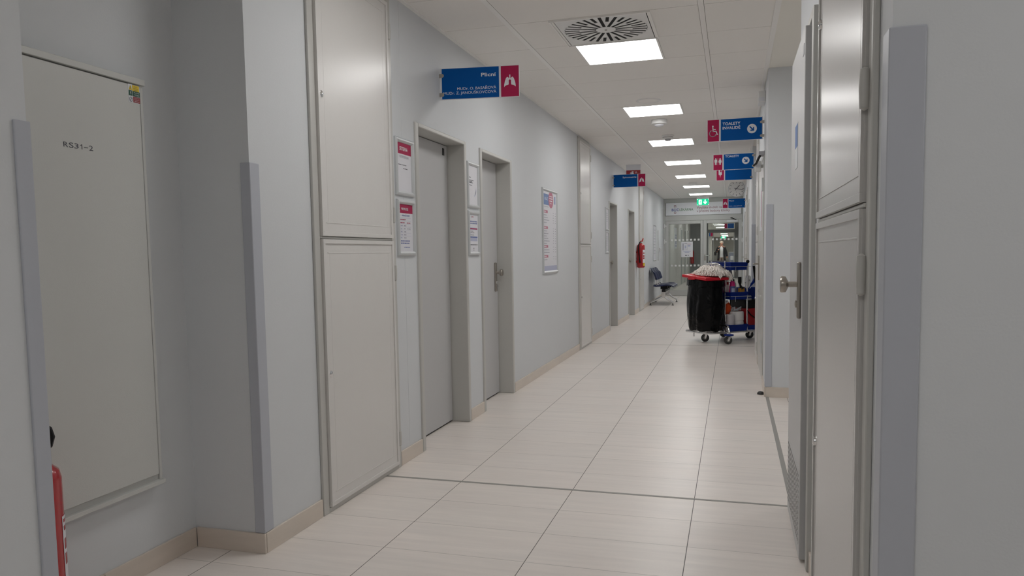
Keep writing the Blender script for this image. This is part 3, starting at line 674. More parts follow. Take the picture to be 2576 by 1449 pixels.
lines(p, 'inkblue', greek([(a+0.02, a+0.14, d-0.211, 0.006), (a+0.02, a+0.137, d-0.224, 0.006), (a+0.06, a+0.14, c+0.02, 0.0045)]), 'footer_print')
t, p, (a, b, c, d) = wall_frame('upper framed white letter between the two near doors', 5.014, 5.264, 1.53, 1.856, 0.026, G)
lines(p, 'ink', greek([(a, a+0.06, d-0.085, 0.0045), (a, a+0.115, d-0.105, 0.0045), (a+0.01, a+0.085, d-0.1135, 0.0045), (a+0.01, a+0.1, d-0.122, 0.0045), (a, a+0.09, d-0.14, 0.0045)]), 'print')
g = MB(); [g.add([(XL+0.005, a+0.122+i*0.014, d-0.215+i*0.006), (XL+0.005, a+0.128+i*0.014, d-0.217+i*0.006), (XL+0.005, a+0.172, d-0.175+i*0.012), (XL+0.005, a+0.17, d-0.173+i*0.012)], [(0, 1, 2, 3)]) for i in range(3)]; g.build('stamp', 'inkpale', p, smooth=False)
t, p, (a, b, c, d) = wall_frame('lower framed notice with blue and red table, between the two near doors', 5.017, 5.26, 1.189, 1.508, 0.026, G)
lines(p, 'ink', [(a+0.05, a+0.053, d-0.026, 0.018)], 'mark'); lines(p, 'inkred', greek([(a+0.06, a+0.1, d-0.018, 0.005)]), 'red_print')
lines(p, 'inkblue', greek([(a, b-0.02, d-0.052, 0.007), (a, b-0.02, d-0.066, 0.007)]), 'blue_print')
flat(p, 'inkpale', a+0.003, b-0.015, d-0.19, d-0.092, 'table_picture'); flat(p, 'inkred', a+0.003, b-0.015, d-0.105, d-0.097, 'table_red_band', 0.0048); flat(p, 'inkblue', a+0.003, b-0.015, d-0.165, d-0.158, 'table_blue_band', 0.0048); flat(p, 'paper', a+0.025, b-0.02, d-0.155, d-0.109, 'table_field', 0.0048)
lines(p, 'ink', greek([(a+0.028, a+0.085, d-0.121, 0.004), (a+0.028, a+0.11, d-0.132, 0.004), (a+0.028, a+0.1, d-0.148, 0.004), (a, b-0.02, c+0.048, 0.005), (a+0.085, a+0.1, c+0.022, 0.006), (a+0.085, a+0.1, c+0.01, 0.005)]), 'print', 0.0052)

t, p, (a, b, c, d) = wall_frame('large framed price-list poster with blue picture and pink badge', 7.186, 7.83, 0.99, 1.849, 0.03, None, 'poster', 0.016, 'poster_frame')
flat(p, 'photo', a+0.015, a+0.27, d-0.135, d-0.025, 'photograph')
g = MB(); text(g, 'BUC', 0.026, (XL+0.005, a+0.075, d-0.085), (0, 1, 0), (0, 0, 1), 'L', 0.14); g.build('logo', 'signwhite', p, smooth=False)
g = MB(); g.prism([(a+0.34+0.105*math.cos(i*PI/14), d-0.075+0.085*math.sin(i*PI/14)) for i in range(28)], (XL+0.0048, 0, 0), (0, 1, 0), (0, 0, 1), 0.0004); g.build('badge', 'inkpink', p, smooth=False)
lines(p, 'signwhite', greek([(a+0.28, a+0.40, d-0.045, 0.010), (a+0.275, a+0.42, d-0.068, 0.012), (a+0.28, a+0.4, d-0.092, 0.010), (a+0.29, a+0.38, d-0.115, 0.006)]), 'badge_print', 0.0056)
flat(p, 'photo', a+0.5, a+0.545, d-0.11, d-0.03, 'side_picture')
lines(p, 'inkgrey', greek([(a+0.015, a+0.24, d-0.155, 0.005)]), 'caption')
for z, n in ((0.215, 4), (0.375, 6), (0.565, 2), (0.665, 1)):
    flat(p, 'inkpink', a+0.012, a+0.2, d-z, d-z+0.026, 'section_heading')
    lines(p, 'signwhite', greek([(a+0.025, a+0.13, d-z+0.008, 0.010)]), 'section_print')
    rows = [(a+0.015, a+random.uniform(0.13, 0.27), d-z-0.025*(i+1), 0.006) for i in range(n)] + [(a+0.43, a+0.455, d-z-0.025*i+0.005, 0.007) for i in range(n+1)] + [(a+0.52, a+0.55, d-z-0.025*i+0.003, 0.007) for i in range(n+1)]
    lines(p, 'inkgrey', greek(rows), 'price_rows')
flat(p, 'inkpale', a, b, c, c+0.05, 'footer_band')
for lb, q in (('upper framed notice beside the far door under the spirometry sign', (10.985, 11.29, 1.527, 1.866)), ('lower framed notice beside the far door under the spirometry sign', (10.99, 11.268, 1.188, 1.513))):
    t, p, (a, b, c, d) = wall_frame(lb, *q, 0.026, G)
    lines(p, 'inkgrey', greek([(a+0.02, b-0.05, d-0.06-i*0.03, 0.006) for i in range(5)]), 'print')
t, p, (a, b, c, d) = wall_frame('tall framed poster on the far left wall above the blue bench', 17.87, 18.55, 0.983, 1.846, 0.03, None, 'poster', 0.016, 'poster_frame')
lines(p, 'inkgrey', greek([(a+0.05, b-0.1, d-0.1-i*0.07, 0.01) for i in range(9)]), 'print')
t = thing('light_switch', 'small white switch box on the far left wall near the glazed end', 'switch', (XL, 19.55, 1.2))
MB().box(XL, XL+0.03, 19.42, 19.68, 1.215, 1.30).build('housing', 'white', t, bevel=0.004)
MB().box(XL+0.03, XL+0.036, 19.45, 19.54, 1.225, 1.29).build('rocker', 'acrylic', t, bevel=0.002)
tag(MB().box(XL, XL+0.012, 19.10, 19.13, 0.98, 1.74).build('cable_duct', 'frame', bevel=0.002), 'thin vertical cable duct on the far left wall beside the switch box', 'duct')

# ------------------------------------------------------------------ projecting signs
def lungs(mb, o, xd, ud, s):
    """lung pictogram, s = overall width"""
    L_ = [(-0.06, 0.62), (-0.14, 0.74), (-0.24, 0.78), (-0.34, 0.66), (-0.43, 0.42), (-0.49, 0.14), (-0.5, -0.06), (-0.36, 0.06), (-0.24, 0.1), (-0.13, 0.12), (-0.1, 0.2), (-0.1, 0.5)]
    for sg in (1, -1): mb.prism([(x*s*sg, y*s) for x, y in L_][::sg], o, xd, ud, 0.0006)
    mb.prism([(-0.05*s, 0.66*s), (0.05*s, 0.66*s), (0.05*s, 0.96*s), (-0.05*s, 0.96*s)], o, xd, ud, 0.0006)
    for sg in (1, -1): mb.prism([(0.0, 0.7*s), (0.0, 0.58*s), (sg*0.16*s, 0.44*s), (sg*0.2*s, 0.52*s)], o, xd, ud, 0.0007)
def arrow_disc(par, cx, cz, r, y):
    o, xd, ud = (0, y, 0), (1, 0, 0), (0, 0, 1)
    g = MB(); g.prism([(cx+r*math.cos(2*PI*i/36), cz+r*math.sin(2*PI*i/36)) for i in range(36)], (0, y, 0), xd, ud, 0.0006); g.build('arrow_disc', 'signwhite', par, local=True, smooth=False)
    g = MB(); w = r*0.13; o = (0, y-0.0008, 0); k = 0.7071
    def rot(p): return (cx + (p[0]*k + p[1]*k)*r, cz + (-p[0]*k + p[1]*k)*r)
    g.prism([rot(p) for p in ((-0.68, -0.13), (0.45, -0.13), (0.45, 0.13), (-0.68, 0.13))], o, xd, ud, 0.0005)
    g.prism([rot(p) for p in ((0.66, 0.0), (0.48, 0.18), (-0.08, -0.38), (0.10, -0.56))][::1], o, xd, ud, 0.0006)
    g.prism([rot(p) for p in ((0.66, 0.0), (0.48, -0.18), (-0.08, 0.38), (0.10, 0.56))], o, xd, ud, 0.0007)
    g.build('arrow', 'blue', par, local=True, smooth=False)
def proj_sign(label, side, y, x0, z0, draw, rz=0.0, width=0.5, hgt=0.198):
    t = thing('projecting_sign', label, 'sign', (x0, y, z0), rz, 'blue and raspberry projecting signs')
    MB().box(0, width, 0, 0.006, 0, hgt).build('backing_plate', 'acrylic', t, local=True, bevel=0.0008)
    e = 0.004
    if side == 'L': bx = (0.012, 0.382); rx = (0.397, width-e); cx = 0.0
    else: rx = (e, 0.103); bx = (0.118, width-0.008); cx = width
    if side == 'L': rx = (0.395, width-e)
    bp = MB().box(bx[0], bx[1], -0.0015, 0.0, e, hgt-e).build('blue_panel', 'blue', t, local=True, smooth=False)
    rp = MB().box(rx[0], rx[1], -0.0015, 0.0, e, hgt-e).build('raspberry_panel', 'red', t, local=True, smooth=False)
    for z in (0.032, 0.152):
        c = MB(); d = -1 if side == 'R' else 1
        pts = [(cx-d*0.0105, z-0.012), (cx+d*0.014, z-0.012)] + [(cx+d*(0.014+0.012*math.cos(a)), z+0.012*math.sin(a)) for a in [(-PI/2+PI*i/8) for i in range(1, 8)]] + [(cx+d*0.014, z+0.012), (cx-d*0.0105, z+0.012)]
        c.prism(pts, (0, -0.004, 0), (1, 0, 0), (0, 0, 1), -0.014); c.build('clamp', 'steel', t, local=True, bevel=0.0012)
    draw(bp, rp, bx, rx)
    return t
FY = -0.0021; XD, UD = (1, 0, 0), (0, 0, 1)
def put(g, s, cap, x, z, al='L', w=None, bold=0.0): text(g, s, cap, (x, FY, z), XD, UD, al, w, bold)
def icon_lungs(rp, rx):
    g = MB(); lungs(g, ((rx[0]+rx[1])/2, FY+0.0003, 0.068), XD, UD, 0.074); g.build('lungs_pictogram', 'signwhite', rp, local=True, smooth=False)
def d1(bp, rp, bx, rx):
    g = MB(); put(g, 'Plicní', 0.0215, bx[1]-0.018, 0.136, 'R', 0.096, 0.018); g.build('heading', 'signwhite', bp, local=True, smooth=False)
    g = MB(); put(g, 'MUDr. O. BASAŘOVÁ', 0.0165, bx[1]-0.018, 0.0575, 'R', 0.252); put(g, 'MUDr. Z. JANOUŠKOVCOVÁ', 0.0165, bx[1]-0.018, 0.0315, 'R', 0.342); g.build('lettering', 'signwhite', bp, local=True, smooth=False)
    icon_lungs(rp, rx)
def d2(bp, rp, bx, rx):
    g = MB(); put(g, 'Spirometrie', 0.0225, bx[1]-0.016, 0.140, 'R', 0.212, 0.018); g.build('heading', 'signwhite', bp, local=True, smooth=False); icon_lungs(rp, rx)
def d3(bp, rp, bx, rx):
    g = MB(); put(g, 'TOALETY', 0.0235, bx[0]+0.016, 0.142, 'L', 0.152, 0.02); put(g, 'INVALIDÉ', 0.0235, bx[0]+0.016, 0.105, 'L', 0.152, 0.02); g.build('heading', 'signwhite', bp, local=True, smooth=False)
    arrow_disc(bp, bx[1]-0.085, 0.098, 0.041, FY)
    g = MB(); cx = (rx[0]+rx[1])/2; o = (0, FY, 0)
    def P(x, z): return (cx+x, FY, 0.045+z)
    disc(g, o, XD, UD, cx-0.004, 0.138, 0.0072, 0.0006)
    r = [(-0.004+0.0285*math.cos(a), 0.030+0.0285*math.sin(a)) for a in [math.radians(120+i*14.5) for i in range(16)]]
    def stroke(pts, w):
        for q0, q1 in zip(pts[:-1], pts[1:]):
            v = Vector((q1[0]-q0[0], q1[1]-q0[1])); n = Vector((-v.y, v.x)).normalized()*w/2; e = v.normalized()*w*0.35
            g.prism([(cx+q0[0]-e.x+n.x, 0.045+q0[1]-e.y+n.y), (cx+q1[0]+e.x+n.x, 0.045+q1[1]+e.y+n.y), (cx+q1[0]+e.x-n.x, 0.045+q1[1]+e.y-n.y), (cx+q0[0]-e.x-n.x, 0.045+q0[1]-e.y-n.y)], o, XD, UD, 0.0006)
    stroke(r, 0.0062); stroke([(-0.004, 0.084), (-0.002, 0.048), (0.024, 0.048), (0.035, 0.018)], 0.0085); stroke([(-0.002, 0.064), (0.019, 0.064)], 0.0062); stroke([(0.030, 0.016), (0.04, 0.02)], 0.005)
    g.build('wheelchair_pictogram', 'signwhite', rp, local=True, smooth=False)
def d4(bp, rp, bx, rx):
    g = MB(); put(g, 'TOALETY', 0.0235, bx[0]+0.016, 0.142, 'L', 0.152, 0.02); g.build('heading', 'signwhite', bp, local=True, smooth=False)
    arrow_disc(bp, bx[1]-0.085, 0.098, 0.041, FY)
    g = MB(); cx = (rx[0]+rx[1])/2; o = (0, FY, 0)
    for sx, lady in ((-0.024, False), (0.024, True)):
        disc(g, o, XD, UD, cx+sx, 0.131, 0.0075, 0.0006, 18)
        body = [(-0.0145, 0.122), (0.0145, 0.122), (0.016, 0.09), (0.0115, 0.09), (0.0105, 0.11), (0.0095, 0.062), (0.0015, 0.062), (0.0, 0.088), (-0.0015, 0.062), (-0.0095, 0.062), (-0.0105, 0.11), (-0.0115, 0.09), (-0.016, 0.09)] if not lady else [(-0.01, 0.122), (0.01, 0.122), (0.0185, 0.094), (0.0145, 0.0925), (0.010, 0.108), (0.0155, 0.084), (0.008, 0.084), (0.0075, 0.062), (-0.0075, 0.062), (-0.008, 0.084), (-0.0155, 0.084), (-0.010, 0.108), (-0.0145, 0.0925), (-0.0185, 0.094)]
        g.prism([(cx+sx+q[0], q[1]) for q in body], o, XD, UD, 0.0006)
    g.prism([(cx-0.0012, 0.06), (cx+0.0012, 0.06), (cx+0.0012, 0.14), (cx-0.0012, 0.14)], o, XD, UD, 0.0006)
    g.build('restroom_pictogram', 'signwhite', rp, local=True, smooth=False)
def d5(bp, rp, bx, rx):
    g = MB(); put(g, 'Infúze', 0.0235, bx[0]+0.016, 0.142, 'L', 0.115, 0.018); g.build('heading', 'signwhite', bp, local=True, smooth=False)
    g = MB(); cx = (rx[0]+rx[1])/2; o = (0, FY, 0)
    g.prism([(cx-0.022, 0.085), (cx-0.018, 0.078), (cx+0.018, 0.078), (cx+0.022, 0.085), (cx+0.022, 0.15), (cx+0.016, 0.157), (cx-0.016, 0.157), (cx-0.022, 0.15)], o, XD, UD, 0.0006)
    g.prism([(cx-0.006, 0.062), (cx+0.006, 0.062), (cx+0.006, 0.078), (cx-0.006, 0.078)], o, XD, UD, 0.0006); g.prism([(cx-0.0015, 0.045), (cx+0.0015, 0.045), (cx+0.0015, 0.062), (cx-0.0015, 0.062)], o, XD, UD, 0.0006)
    g.build('infusion_pictogram', 'signwhite', rp, local=True, smooth=False)
    MB().prism([(cx-0.001, 0.118), (cx+0.016, 0.118), (cx+0.016, 0.148), (cx-0.001, 0.148)], (0, FY-0.0008, 0), XD, UD, 0.0003).build('infusion_mark', 'red', rp, local=True, smooth=False)
def d6(bp, rp, bx, rx):
    g = MB(); put(g, 'Plicní', 0.0225, bx[0]+0.014, 0.140, 'L', 0.1, 0.018); g.build('heading', 'signwhite', bp, local=True, smooth=False)
    g = MB(); put(g, 'MUDr. E. ZALABÁKOVÁ', 0.0165, bx[0]+0.014, 0.032, 'L', 0.262); g.build('lettering', 'signwhite', bp, local=True, smooth=False); icon_lungs(rp, rx)
proj_sign('nearest blue sign on the left wall reading Plicní with two doctors and lungs', 'L', 4.548, -1.806, 2.186, d1, math.radians(8.6), 0.513)
proj_sign('blue sign on the left wall reading Spirometrie with white lungs', 'L', 11.74, -1.806, 2.208, d2, 0.0, 0.507)
proj_sign('blue sign on the right wall reading TOALETY INVALIDÉ with wheelchair and arrow', 'R', 7.06, -0.2285, 2.174, d3, 0.0, 0.478)
proj_sign('blue sign on the right reading TOALETY with man and woman figures', 'R', 9.0, -0.224, 2.119, d4, 0.0, 0.452, 0.18)
proj_sign('blue sign on the right reading Infúze, half behind the toilet sign', 'R', 10.955, -0.2285, 2.176, d5, 0.0, 0.478)
proj_sign('small far blue sign on the right reading Plicní, below the clock', 'R', 16.6, -0.2135, 2.1, d6, 0.0, 0.464)

# brick-red extinguisher sign hung from the ceiling behind the spirometry sign
t = thing('hanging_sign', 'brick-red extinguisher sign hanging from the ceiling, behind the Spirometrie sign', 'sign', (-1.58, 12.4, ZC))
MB().box(-1.688, -1.452, 12.398, 12.402, 2.35, ZC).build('clear_holder', 'acrylic', t, smooth=False)
rp = MB().box(-1.684, -1.455, 12.394, 12.398, 2.36, 2.535).build('red_plate', 'brownred', t, smooth=False)
g = MB(); o = (-1.61, 12.3936, 2.40); XD2 = (1, 0, 0)
g.prism([(0.0, 0.0), (0.05, 0.0), (0.05, 0.08), (0.035, 0.095), (0.015, 0.095), (0.0, 0.08)], o, XD2, UD, 0.0004); g.prism([(0.012, 0.098), (0.045, 0.098), (0.05, 0.112), (0.02, 0.118)], o, XD2, UD, 0.0004)
g.prism([(-0.006, 0.03), (-0.012, 0.03), (-0.012, 0.09), (0.01, 0.112), (0.014, 0.107), (-0.006, 0.086)], o, XD2, UD, 0.0004)
for i in range(2): g.prism([(0.075+i*0.02, 0.085), (0.082+i*0.02, 0.085), (0.072+i*0.02, 0.112), (0.065+i*0.02, 0.112)], o, XD2, UD, 0.0004)
g.build('extinguisher_pictogram', 'signwhite', rp, smooth=False)

# green exit sign
t = thing('exit_sign', 'lit green emergency exit sign with running figure and down arrow', 'sign', (-0.714, 19.0, 2.42))
MB().box(-0.862, -0.566, 18.985, 19.03, 2.475, 2.53).cyl((-0.8, 19.01, 2.53), (-0.8, 19.01, ZC), 0.006).cyl((-0.63, 19.01, 2.53), (-0.63, 19.01, ZC), 0.006).build('housing', 'white', t, bevel=0.003)
pl = MB().box(-0.858, -0.57, 19.0, 19.012, 2.322, 2.476).build('green_panel', 'lightgreen', t, smooth=False)
g = MB(); o = (-0.858, 18.9995, 2.322)
g.prism([(0.048, 0.018), (0.118, 0.018), (0.118, 0.136), (0.048, 0.136)], o, XD, UD, 0.0005)
g.prism([(0.188, 0.136), (0.212, 0.136), (0.212, 0.075), (0.24, 0.092), (0.24, 0.066), (0.2, 0.024), (0.16, 0.066), (0.16, 0.092), (0.188, 0.075)], o, XD, UD, 0.0005)
for q in ((0.005, 0.006), (0.27, 0.006), (0.005, 0.136), (0.27, 0.136)): g.prism([(q[0], q[1]), (q[0]+0.014, q[1]), (q[0]+0.014, q[1]+0.014), (q[0], q[1]+0.014)], o, XD, UD, 0.0005)
g.build('white_symbols', 'exitwhite', pl, smooth=False)
g = MB(); o = (-0.858, 18.9988, 2.322); disc(g, o, XD, UD, 0.091, 0.116, 0.009, 0.0004, 14)
g.prism([(0.082, 0.104), (0.094, 0.106), (0.086, 0.068), (0.074, 0.07)], o, XD, UD, 0.0004); g.prism([(0.074, 0.07), (0.086, 0.07), (0.1, 0.05), (0.094, 0.026), (0.086, 0.028), (0.09, 0.048)], o, XD, UD, 0.0004)
g.prism([(0.074, 0.072), (0.08, 0.06), (0.064, 0.046), (0.054, 0.046), (0.054, 0.052), (0.062, 0.053)], o, XD, UD, 0.0004); g.prism([(0.084, 0.1), (0.066, 0.092), (0.062, 0.078), (0.068, 0.076), (0.071, 0.087), (0.088, 0.094)], o, XD, UD, 0.0004); g.prism([(0.09, 0.1), (0.104, 0.086), (0.112, 0.088), (0.112, 0.082), (0.102, 0.079), (0.086, 0.092)], o, XD, UD, 0.0004)
g.build('running_figure', 'lightgreen', pl, smooth=False)

# clock
t = thing('wall_clock', 'round white clock with black hands hanging by the right wall', 'clock', (0.066, 16.5, 2.492))
c0 = (0.066, 16.5, 2.492); R = 0.172
MB().lathe([(R-0.012, 0.045), (R, 0.035), (R, -0.035), (R-0.012, -0.045)], c0, 'y', 48).build('case', 'alu', t)
MB().lathe([(R-0.014, 0.046), (R-0.012, 0.042)], c0, 'y', 48).build('dial', 'white', t)
MB().box(0.046, 0.086, 16.48, 16.52, 2.66, 2.69).build('bracket', 'alu', t)
g = MB(); o = (c0[0], 16.4534, c0[2])
def hand(mb, deg, r0, r1, w0, w1, oo):
    a = math.radians(deg); d = Vector((math.sin(a), math.cos(a))); n = Vector((d.y, -d.x))
    mb.prism([tuple(d*r0+n*w0), tuple(d*r1+n*w1), tuple(d*r1-n*w1), tuple(d*r0-n*w0)], oo, XD, UD, 0.0006)
for i in range(12): hand(g, i*30, 0.115, 0.152, 0.0042, 0.0042, o)
disc(g, o, XD, UD, 0.0, -0.07, 0.006, 0.0006, 12)
g.build('hour_marks', 'ink', t, smooth=False)
g = MB(); hand(g, 40, -0.045, 0.1, 0.006, 0.0055, (o[0], o[1]-0.002, o[2])); g.build('hour_hand', 'ink', t, smooth=False)
g = MB(); hand(g, 104, -0.045, 0.148, 0.005, 0.0045, (o[0], o[1]-0.004, o[2])); g.build('minute_hand', 'ink', t, smooth=False)

# boxes on the right wall
t = thing('emergency_lamp', 'small white wall box high on the right wall by the ceiling', 'emergency lamp', (XM, 6.95, 2.46))
MB().box(XM-0.058, XM, 6.86, 7.04, 2.462, 2.557).build('housing', 'white', t, bevel=0.004); MB().box(XR-0.045, XR-0.004, 6.855, 6.861, 2.468, 2.5).build('lens', 'acrylic', t)
t = thing('door_closer', 'grey and black door closer on top of the far right door', 'door closer', (XM, 7.05, 2.02))
MB().box(XM-0.05, XM, 6.93, 7.05, 2.02, 2.055).build('housing', 'greyplastic', t, bevel=0.003)
MB().tube([(XR-0.03, 6.95, 2.02), (XR-0.045, 6.99, 1.995), (XR-0.06, 7.05, 1.965), (XR-0.078, 7.1, 1.955)], 0.011, 8).build('arm', 'black', t)
t = thing('alarm_siren', 'square white alarm box with a round face beside the far right door', 'alarm', (0.214, 7.15, 1.9))
MB().box(0.186, 0.238, 7.1, 7.16, 1.9, 1.99).box(0.235, XM-0.005, 7.12, 7.14, 1.93, 1.96).build('housing', 'white', t, bevel=0.004)
MB().lathe([(0.02, 0.0), (0.022, 0.003), (0.018, 0.004)], (0.213, 7.1, 1.952), 'y').build('round_face', 'acrylic', t)
tag(MB().lathe([(0.028, 0), (0.027, 0.012), (0.018, 0.022), (0.004, 0.025)], (0.228, 6.45, 0.0)).build('door_stop', 'rubber'), 'small dark door stop on the floor by the right wall corner', 'door stop')

# ------------------------------------------------------------------ glazed end of the corridor
YF = YE-0.05
struct('wall_end', MB().box(XL, XR, YE-0.04, YE+0.06, 2.52, ZC+0.1), 'aludoor', smooth=False)
t = thing('door_9', 'pale metal double door with large glass panes closing the corridor', 'door', (-0.78, YE, 0), 0, None, 'structure')
fr = MB().box(XL, -1.765, YF, YE+0.05, 0, 2.52).box(0.235, XR, YF, YE+0.05, 0, 2.52).box(-1.765, 0.235, YF, YE+0.05, 2.03, 2.165).box(-1.765, 0.235, YF, YE+0.05, 2.495, 2.52)
fr.build('frame', 'aludoor', t, bevel=0.004)
MB().box(-1.765, 0.235, YF+0.03, YE+0.03, 2.165, 2.495).build('transom_panel', 'aludoor', t)
for nm, x0, x1, g0, g1 in (('left', -1.763, -0.77, -1.673, -0.834), ('right', -0.764, 0.232, -0.674, 0.141)):
    lf = MB().box(x0, g0, YF-0.006, YE+0.03, 0.005, 2.027).box(g1, x1, YF-0.006, YE+0.03, 0.005, 2.027).box(g0, g1, YF-0.006, YE+0.03, 0.005, 0.15).box(g0, g1, YF-0.006, YE+0.03, 1.94, 2.027)
    lo = lf.build('door_leaf', 'aludoor', t, bevel=0.005)
    MB().box(g0-0.005, g1+0.005, YE-0.022, YE-0.012, 0.145, 1.945).build('glass_pane', 'glass', lo, smooth=False)
    sq = MB()
    n = int((g1-g0-0.03)/0.1006)
    for i in range(n):
        for z in (0.818, 1.51): sq.box(g1-0.075-i*0.1006, g1-0.025-i*0.1006, YE-0.0245, YE-0.0225, z-0.025, z+0.025)
    sq.build('frosted_squares', 'frost', lo, smooth=False)
    hx = x0-0.018 if nm == 'left' else x1+0.005
    for z in (1.895, 1.475, 0.25):
        MB().cyl((hx, YF-0.02, z-0.06), (hx, YF-0.02, z+0.06), 0.014).box(hx-0.02, hx+0.05, YF-0.024, YF-0.004, z-0.025, z+0.012).build('hinge', 'white', lo, bevel=0.002)
    if nm == 'right':
        MB().box(-0.735, -0.70, YF-0.016, YF-0.005, 0.95, 1.11).build('handle_plate', 'steel', lo, bevel=0.004)
        MB().tube([(-0.718, YF-0.01, 1.078), (-0.718, YF-0.06, 1.078), (-0.71, YF-0.066, 1.078), (-0.59, YF-0.066, 1.078)], 0.011, 10).build('lever', 'chrome', lo)
        MB().box(-0.16, 0.12, YF-0.05, YF-0.006, 1.955, 2.01).build('closer_body', 'alu', lo, bevel=0.003)
        MB().tube([(0.08, YF-0.04, 2.01), (0.0, YF-0.09, 2.05), (-0.06, YF-0.12, 2.06), (-0.02, YF-0.02, 2.07)], 0.01, 8).build('closer_arm', 'black', lo)
t = thing('pharmacy_sign', 'long white sign above the glazed door reading BUC LÉKÁRNA with maroon text', 'sign', (-0.77, YF, 2.17))
pn = MB().box(-1.747, 0.207, YF-0.006, YF-0.0005, 2.172, 2.505).build('panel', 'signwhite', t, bevel=0.001)
yy = YF-0.0068
def et(g, s, cap, x, z, w=None, bold=0.0): text(g, s, cap, (x, yy, z), XD, UD, 'L', w, bold)
g = MB()
def bl(pts): g.prism(pts, (0, yy+0.0004, 0), XD, UD, 0.0004)
et(g, 'B', 0.062, -1.592, 2.29, 0.055, 0.03); et(g, 'C', 0.062, -1.462, 2.29, 0.055, 0.03)
for x0, x1, z0, z1 in ((-1.529, -1.517, 2.283, 2.36), (-1.488, -1.476, 2.283, 2.36), (-1.529, -1.476, 2.283, 2.296)): bl([(x0, z0), (x1, z0), (x1, z1), (x0, z1)])
g.build('blue_logo', 'inkblue', pn, smooth=False); g = MB()
for x0, x1, z0, z1 in ((-1.529, -1.517, 2.385, 2.445), (-1.488, -1.476, 2.385, 2.445), (-1.529, -1.476, 2.433, 2.445), (-1.529, -1.517, 2.235, 2.268), (-1.488, -1.476, 2.235, 2.268), (-1.529, -1.476, 2.223, 2.235)): bl([(x0, z0), (x1, z0), (x1, z1), (x0, z1)])
g.build('red_logo', 'maroon', pn, smooth=False)
g = MB(); et(g, 'LÉKÁRNA', 0.062, -1.385, 2.29, 0.36, 0.004); g.build('green_lettering', 'green', pn, smooth=False)
g = MB(); et(g, 'Využijte služeb naší', 0.06, -0.935, 2.335, 0.72); et(g, 'v přízemí budovy kliniky', 0.06, -0.935, 2.245, 0.85); g.build('maroon_lettering', 'maroon', pn, smooth=False)
t = thing('door_notice', 'white A3 notice with a figure drawing taped on the left glass', 'notice', (-1.19, YE-0.026, 1.045))
pn = MB().box(-1.34, -1.036, YE-0.0275, YE-0.0255, 1.045, 1.462).build('sheet', 'paper', t, smooth=False)
y3 = YE-0.0282; g = MB()
def ql(m_, rows, nm):
    g = MB()
    for x0, x1, z0, z1 in rows: g.add([(x0, y3, z0), (x1, y3, z0), (x1, y3, z1), (x0, y3, z1)], [(0, 1, 2, 3)])
    g.build(nm, m_, pn, smooth=False)
ql('inkgrey', [(-1.305, -1.28, 1.23, 1.40), (-1.3, -1.286, 1.40, 1.43)], 'figure'); ql('ink', [(-1.26, -1.185, 1.412, 1.42), (-1.185, -1.182, 1.245, 1.415), (-1.262, -1.182, 1.243, 1.246), (-1.235, -1.195, 1.08, 1.105), (-1.17, -1.148, 1.08, 1.105)], 'black_print')
ql('inkpink', [(-1.17, -1.075, 1.39, 1.40)], 'red_print'); ql('inkpale', [(-1.17, -1.1, 1.33, 1.375), (-1.29, -1.09, 1.195, 1.212), (-1.25, -1.13, 1.165, 1.185), (-1.25, -1.21, 1.28, 1.36)], 'blue_print')

# beyond the glass: a dim lobby, a dark partition, then a bright long corridor
struct('ceiling_far', MB().box(-3.2, 3.2, YE+0.06, 80, ZC, ZC+0.12), 'ceil', smooth=False)
struct('wall_left_far', MB().box(-2.2, XL, YE+0.06, 26.5, 0, ZC).box(-2.3, XL, 26.5, 34, 0, ZC).box(-3.2, -2.0, 34.2, 80, 0, ZC), 'cream', smooth=False)
struct('wall_right_lobby', MB().box(0.42, 3.2, YE+0.06, 80, 0, ZC), 'wall', smooth=False)
struct('wall_end_far', MB().box(-3.2, 3.2, 80, 80.2, 0, ZC+0.1), 'cream', smooth=False)
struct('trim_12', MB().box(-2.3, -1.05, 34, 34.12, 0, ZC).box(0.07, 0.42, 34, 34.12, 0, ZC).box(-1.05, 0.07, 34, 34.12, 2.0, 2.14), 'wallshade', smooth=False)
struct('window_1', MB().box(-1.05, 0.07, 34.05, 34.06, 2.14, ZC), 'glass', smooth=False)
struct('trim_13', MB().box(-1.05, -1.0, 33.98, 34.12, 0, 2.0).box(-0.86, -0.82, 34.4, 34.46, 0, 2.02).box(0.03, 0.07, 33.98, 34.12, 0, 2.0), 'white', smooth=False)
for i, (y, w) in enumerate(((27.6, 0.75), (29.6, 0.75), (31.6, 0.75))):
    t = thing('door_%d' % (10+i), ['first', 'second', 'third'][i] + ' grey door slit seen through the left glass pane', 'door', (XL, y, 0), 0, None, 'structure')
    MB().box(XL, XL+0.02, y, y+0.06, 0, 2.05).box(XL, XL+0.02, y+w-0.06, y+w, 0, 2.05).box(XL, XL+0.02, y+0.06, y+w-0.06, 1.99, 2.05).build('door_frame', 'white', t)
    MB().box(XL, XL+0.008, y+0.06, y+w-0.06, 0, 1.99).build('door_leaf', 'graygreen', t)
t = thing('information_board', 'white and blue information board on the wall behind the left glass', 'board', (XL, 24.9, 1.5))
pn = MB().box(XL+0.001, XL+0.015, 24.5, 25.6, 1.3, 1.98).build('panel', 'signwhite', t)
for i in range(5):
    for j in range(2): MB().box(XL+0.015, XL+0.017, 24.65+j*0.45, 24.98+j*0.45, 1.36+i*0.085, 1.42+i*0.085).build('blue_field', 'inkpale', t, smooth=False)
t = thing('fire_extinguisher', 'red fire extinguisher behind the left glass, half hidden by the door notice', 'fire extinguisher', (-1.72, 33.88, 0.66), 0, 'fire extinguishers')
MB().lathe([(0.06, 0), (0.085, 0.02), (0.085, 0.5), (0.05, 0.58), (0.02, 0.62)], (-1.72, 33.88, 0.66)).build('cylinder', 'extred', t)
